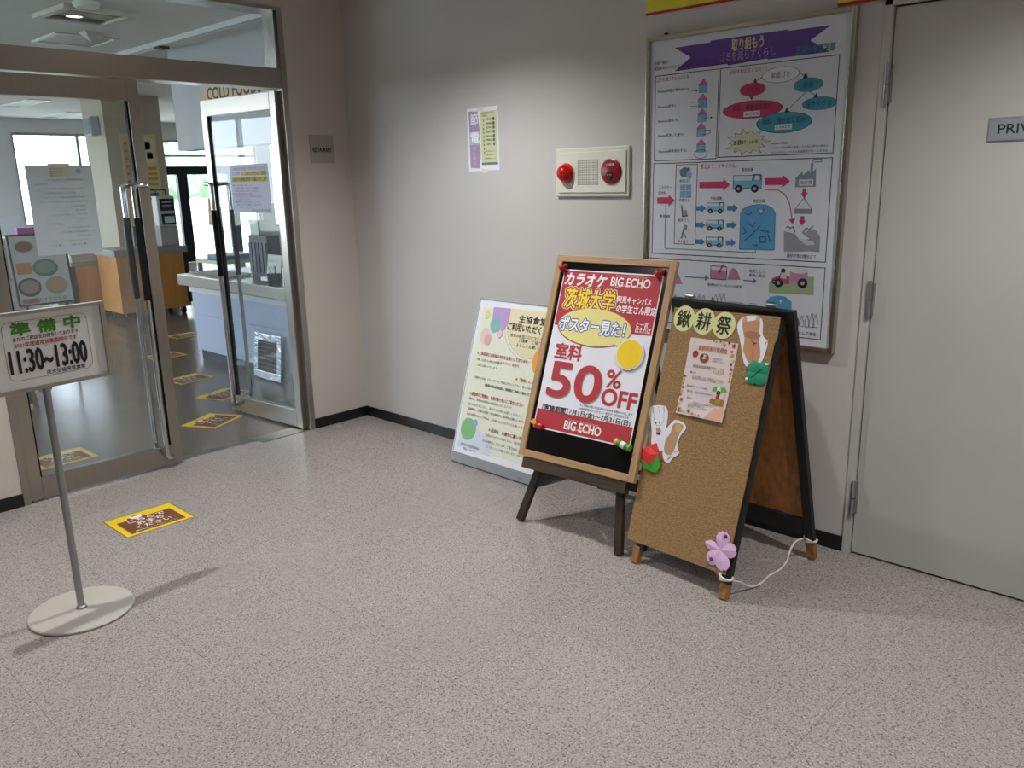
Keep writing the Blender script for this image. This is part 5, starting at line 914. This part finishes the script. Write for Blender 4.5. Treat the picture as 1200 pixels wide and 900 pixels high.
for k in range(6): cp(.04, .08, .66+k*.1, .69+k*.1, '#a0503c')
for k in range(4): cp(.27, .45, .62+k*.07, .655+k*.07, '#bf9a3e')
cp(.29, .44, .33, .52, '#4f78a8'); cp(.31, .40, .33, .41, '#c27a52'); cp(.28, .45, .24, .30, '#b8b060'); cp(.30, .43, .07, .20, '#c9c4ae'); cp(.30, .38, .545, .575, '#5a4630')
sa, sb_ = (-7.875, 2.181), (-7.426, 2.352)
spk = empty('wall_speaker', ((sa[0]+sb_[0])/2, 1.45, sa[1]), label='grey box speaker on the side of the tan column', cat='speaker'); MB().box(-.11, .11, -.12, 0, 0, .24).build('cabinet', mat('speaker_grey', '#a9b2b8', .5), spk, bev=.01); MB().box(-.09, .09, -.126, -.12, .02, .22).build('grille', mat('speaker_cloth', '#7c878f', .8), spk)
# food menu board on its stand
mb_ = empty('food_menu_board', (-3.0, -.905, 0), label='framed menu board with photographs of dishes standing behind the closed door', cat='menu board')
MM = frame((0, 0, .60), 90, 6)
mh = empty('board'); mh.parent = mb_; mh.matrix_basis = MM
MB().box(-.205, .205, 0, .55, -.012, 0).build('panel', mat('menu_sheet', '#d6d9d4', .4, var=.06, scale=12), mh)
for a_ in ((-.215, -.2, -.01, .56), (.2, .215, -.01, .56), (-.2, .2, -.01, .005), (-.2, .2, .545, .56)): MB().box(*a_, -.016, .006).build('frame', DK, mh)
P = Print(mh, .0)
for x, y, rx, ry, c1_, c2_ in ((-.10, .455, .085, .06, '#cfc9bb', '#8a5a48'), (.03, .285, .095, .07, '#5f8268', '#86a088'), (-.11, .14, .085, .075, '#4a4c54', '#a5968c'), (.09, .14, .085, .07, '#b3a384', '#c2a06a'), (.1, .455, .08, .055, '#cfc9bb', '#a8784a')): P.ell((x, y), rx, ry, c1_, 1); P.ell((x, y+.005), rx*.78, ry*.7, c2_, 2)
P.rect((-.18, .245), (-.07, .335), '#c48a3c', 1); P.text('今週のおすすめ定食', (-.17, .03), (.15, .04), .03, '#6a6258'); P.rect((-.18, .012), (-.06, .05), '#b5756a', 1); P.flush()
for y in (-.15, .15): MB().cyl((-.02, y, .02), (-.03, y, .64), .012, 10).build('leg', DK, mb_)
MB().box(-.2, .2, -.18, -.14, 0, .02).box(-.2, .2, .14, .18, 0, .02).build('foot', DK, mb_); MB().cyl((-.02, -.15, .3), (-.02, .15, .3), .008, 8).build('crossbar', DK, mb_)
# leaning wooden sign at the very left
wsn = empty('wooden_stand_sign', (-2.05, -1.72, 0), label='brown wooden stand board at the left edge behind the closed door', cat='sign board')
WB = wood('brown_board', '#5f4a33', '#493722', .5, along=2, scale=3)
bq = MB(); bq.add([(.0, -.30, .02), (0, .36, .02), (-.10, .24, 1.16), (-.10, -.22, 1.16), (-.02, -.30, .02), (-.02, .36, .02), (-.12, .24, 1.16), (-.12, -.22, 1.16)], [(0, 1, 2, 3), (7, 6, 5, 4), (0, 4, 5, 1), (1, 5, 6, 2), (2, 6, 7, 3), (3, 7, 4, 0)]); bq.build('board', WB, wsn)
MB().beam((.004, .34, .0), (-.094, .23, 1.18), .03, .03, (0, 1, 0)).build('post', wood('tan_post', '#8a6a45', '#735636', .5), wsn); MB().beam((.004, -.28, .0), (-.094, -.21, 1.18), .03, .03, (0, 1, 0)).build('post', wood('tan_post', '#8a6a45', '#735636', .5), wsn); MB().beam((-.12, 0, 1.1), (-.42, 0, 0), .03, .03, (0, 1, 0)).build('back_leg', wood('tan_post', '#8a6a45', '#735636', .5), wsn)
# white table with magenta basket
TZ2 = (1.438, 0.7414)[1]; TY2 = (1.438, 0.7414)[0]
wt = empty('white_table', (-11.35, TY2, 0), label='small white table with magenta basket in front of the large window', cat='table'); MB().box(-.35, .35, -.45, .45, TZ2-.04, TZ2).build('top', mat('white_table_top', '#d4d5d8', .35), wt, bev=.005)
for x in (-.31, .31):
    for y in (-.41, .41): MB().box(x-.02, x+.02, y-.02, y+.02, 0, TZ2-.04).build('leg', M['alu'], wt)
mg = tag(MB().box(-.08, .08, -.17, .17, 0, .15).build('magenta_basket', mat('magenta_card', '#8a2f74', .5, var=.2, scale=12), bev=.006), 'magenta basket on the white table', 'box'); mg.location = (-11.2, TY2+.02, TZ2+.0005)
acp = empty('acrylic_divider', (-11.5, TY2-.12, TZ2+.0005), label='clear acrylic divider standing on the white table', cat='screen'); MB().box(-.003, .003, -.16, .16, 0, .34).build('sheet', M['acryl'], acp); MB().box(-.08, .08, -.16, -.14, 0, .012).box(-.08, .08, .14, .16, 0, .012).build('foot', M['alu'], acp)
bpy.data.objects.remove(_to); bpy.context.view_layer.update()
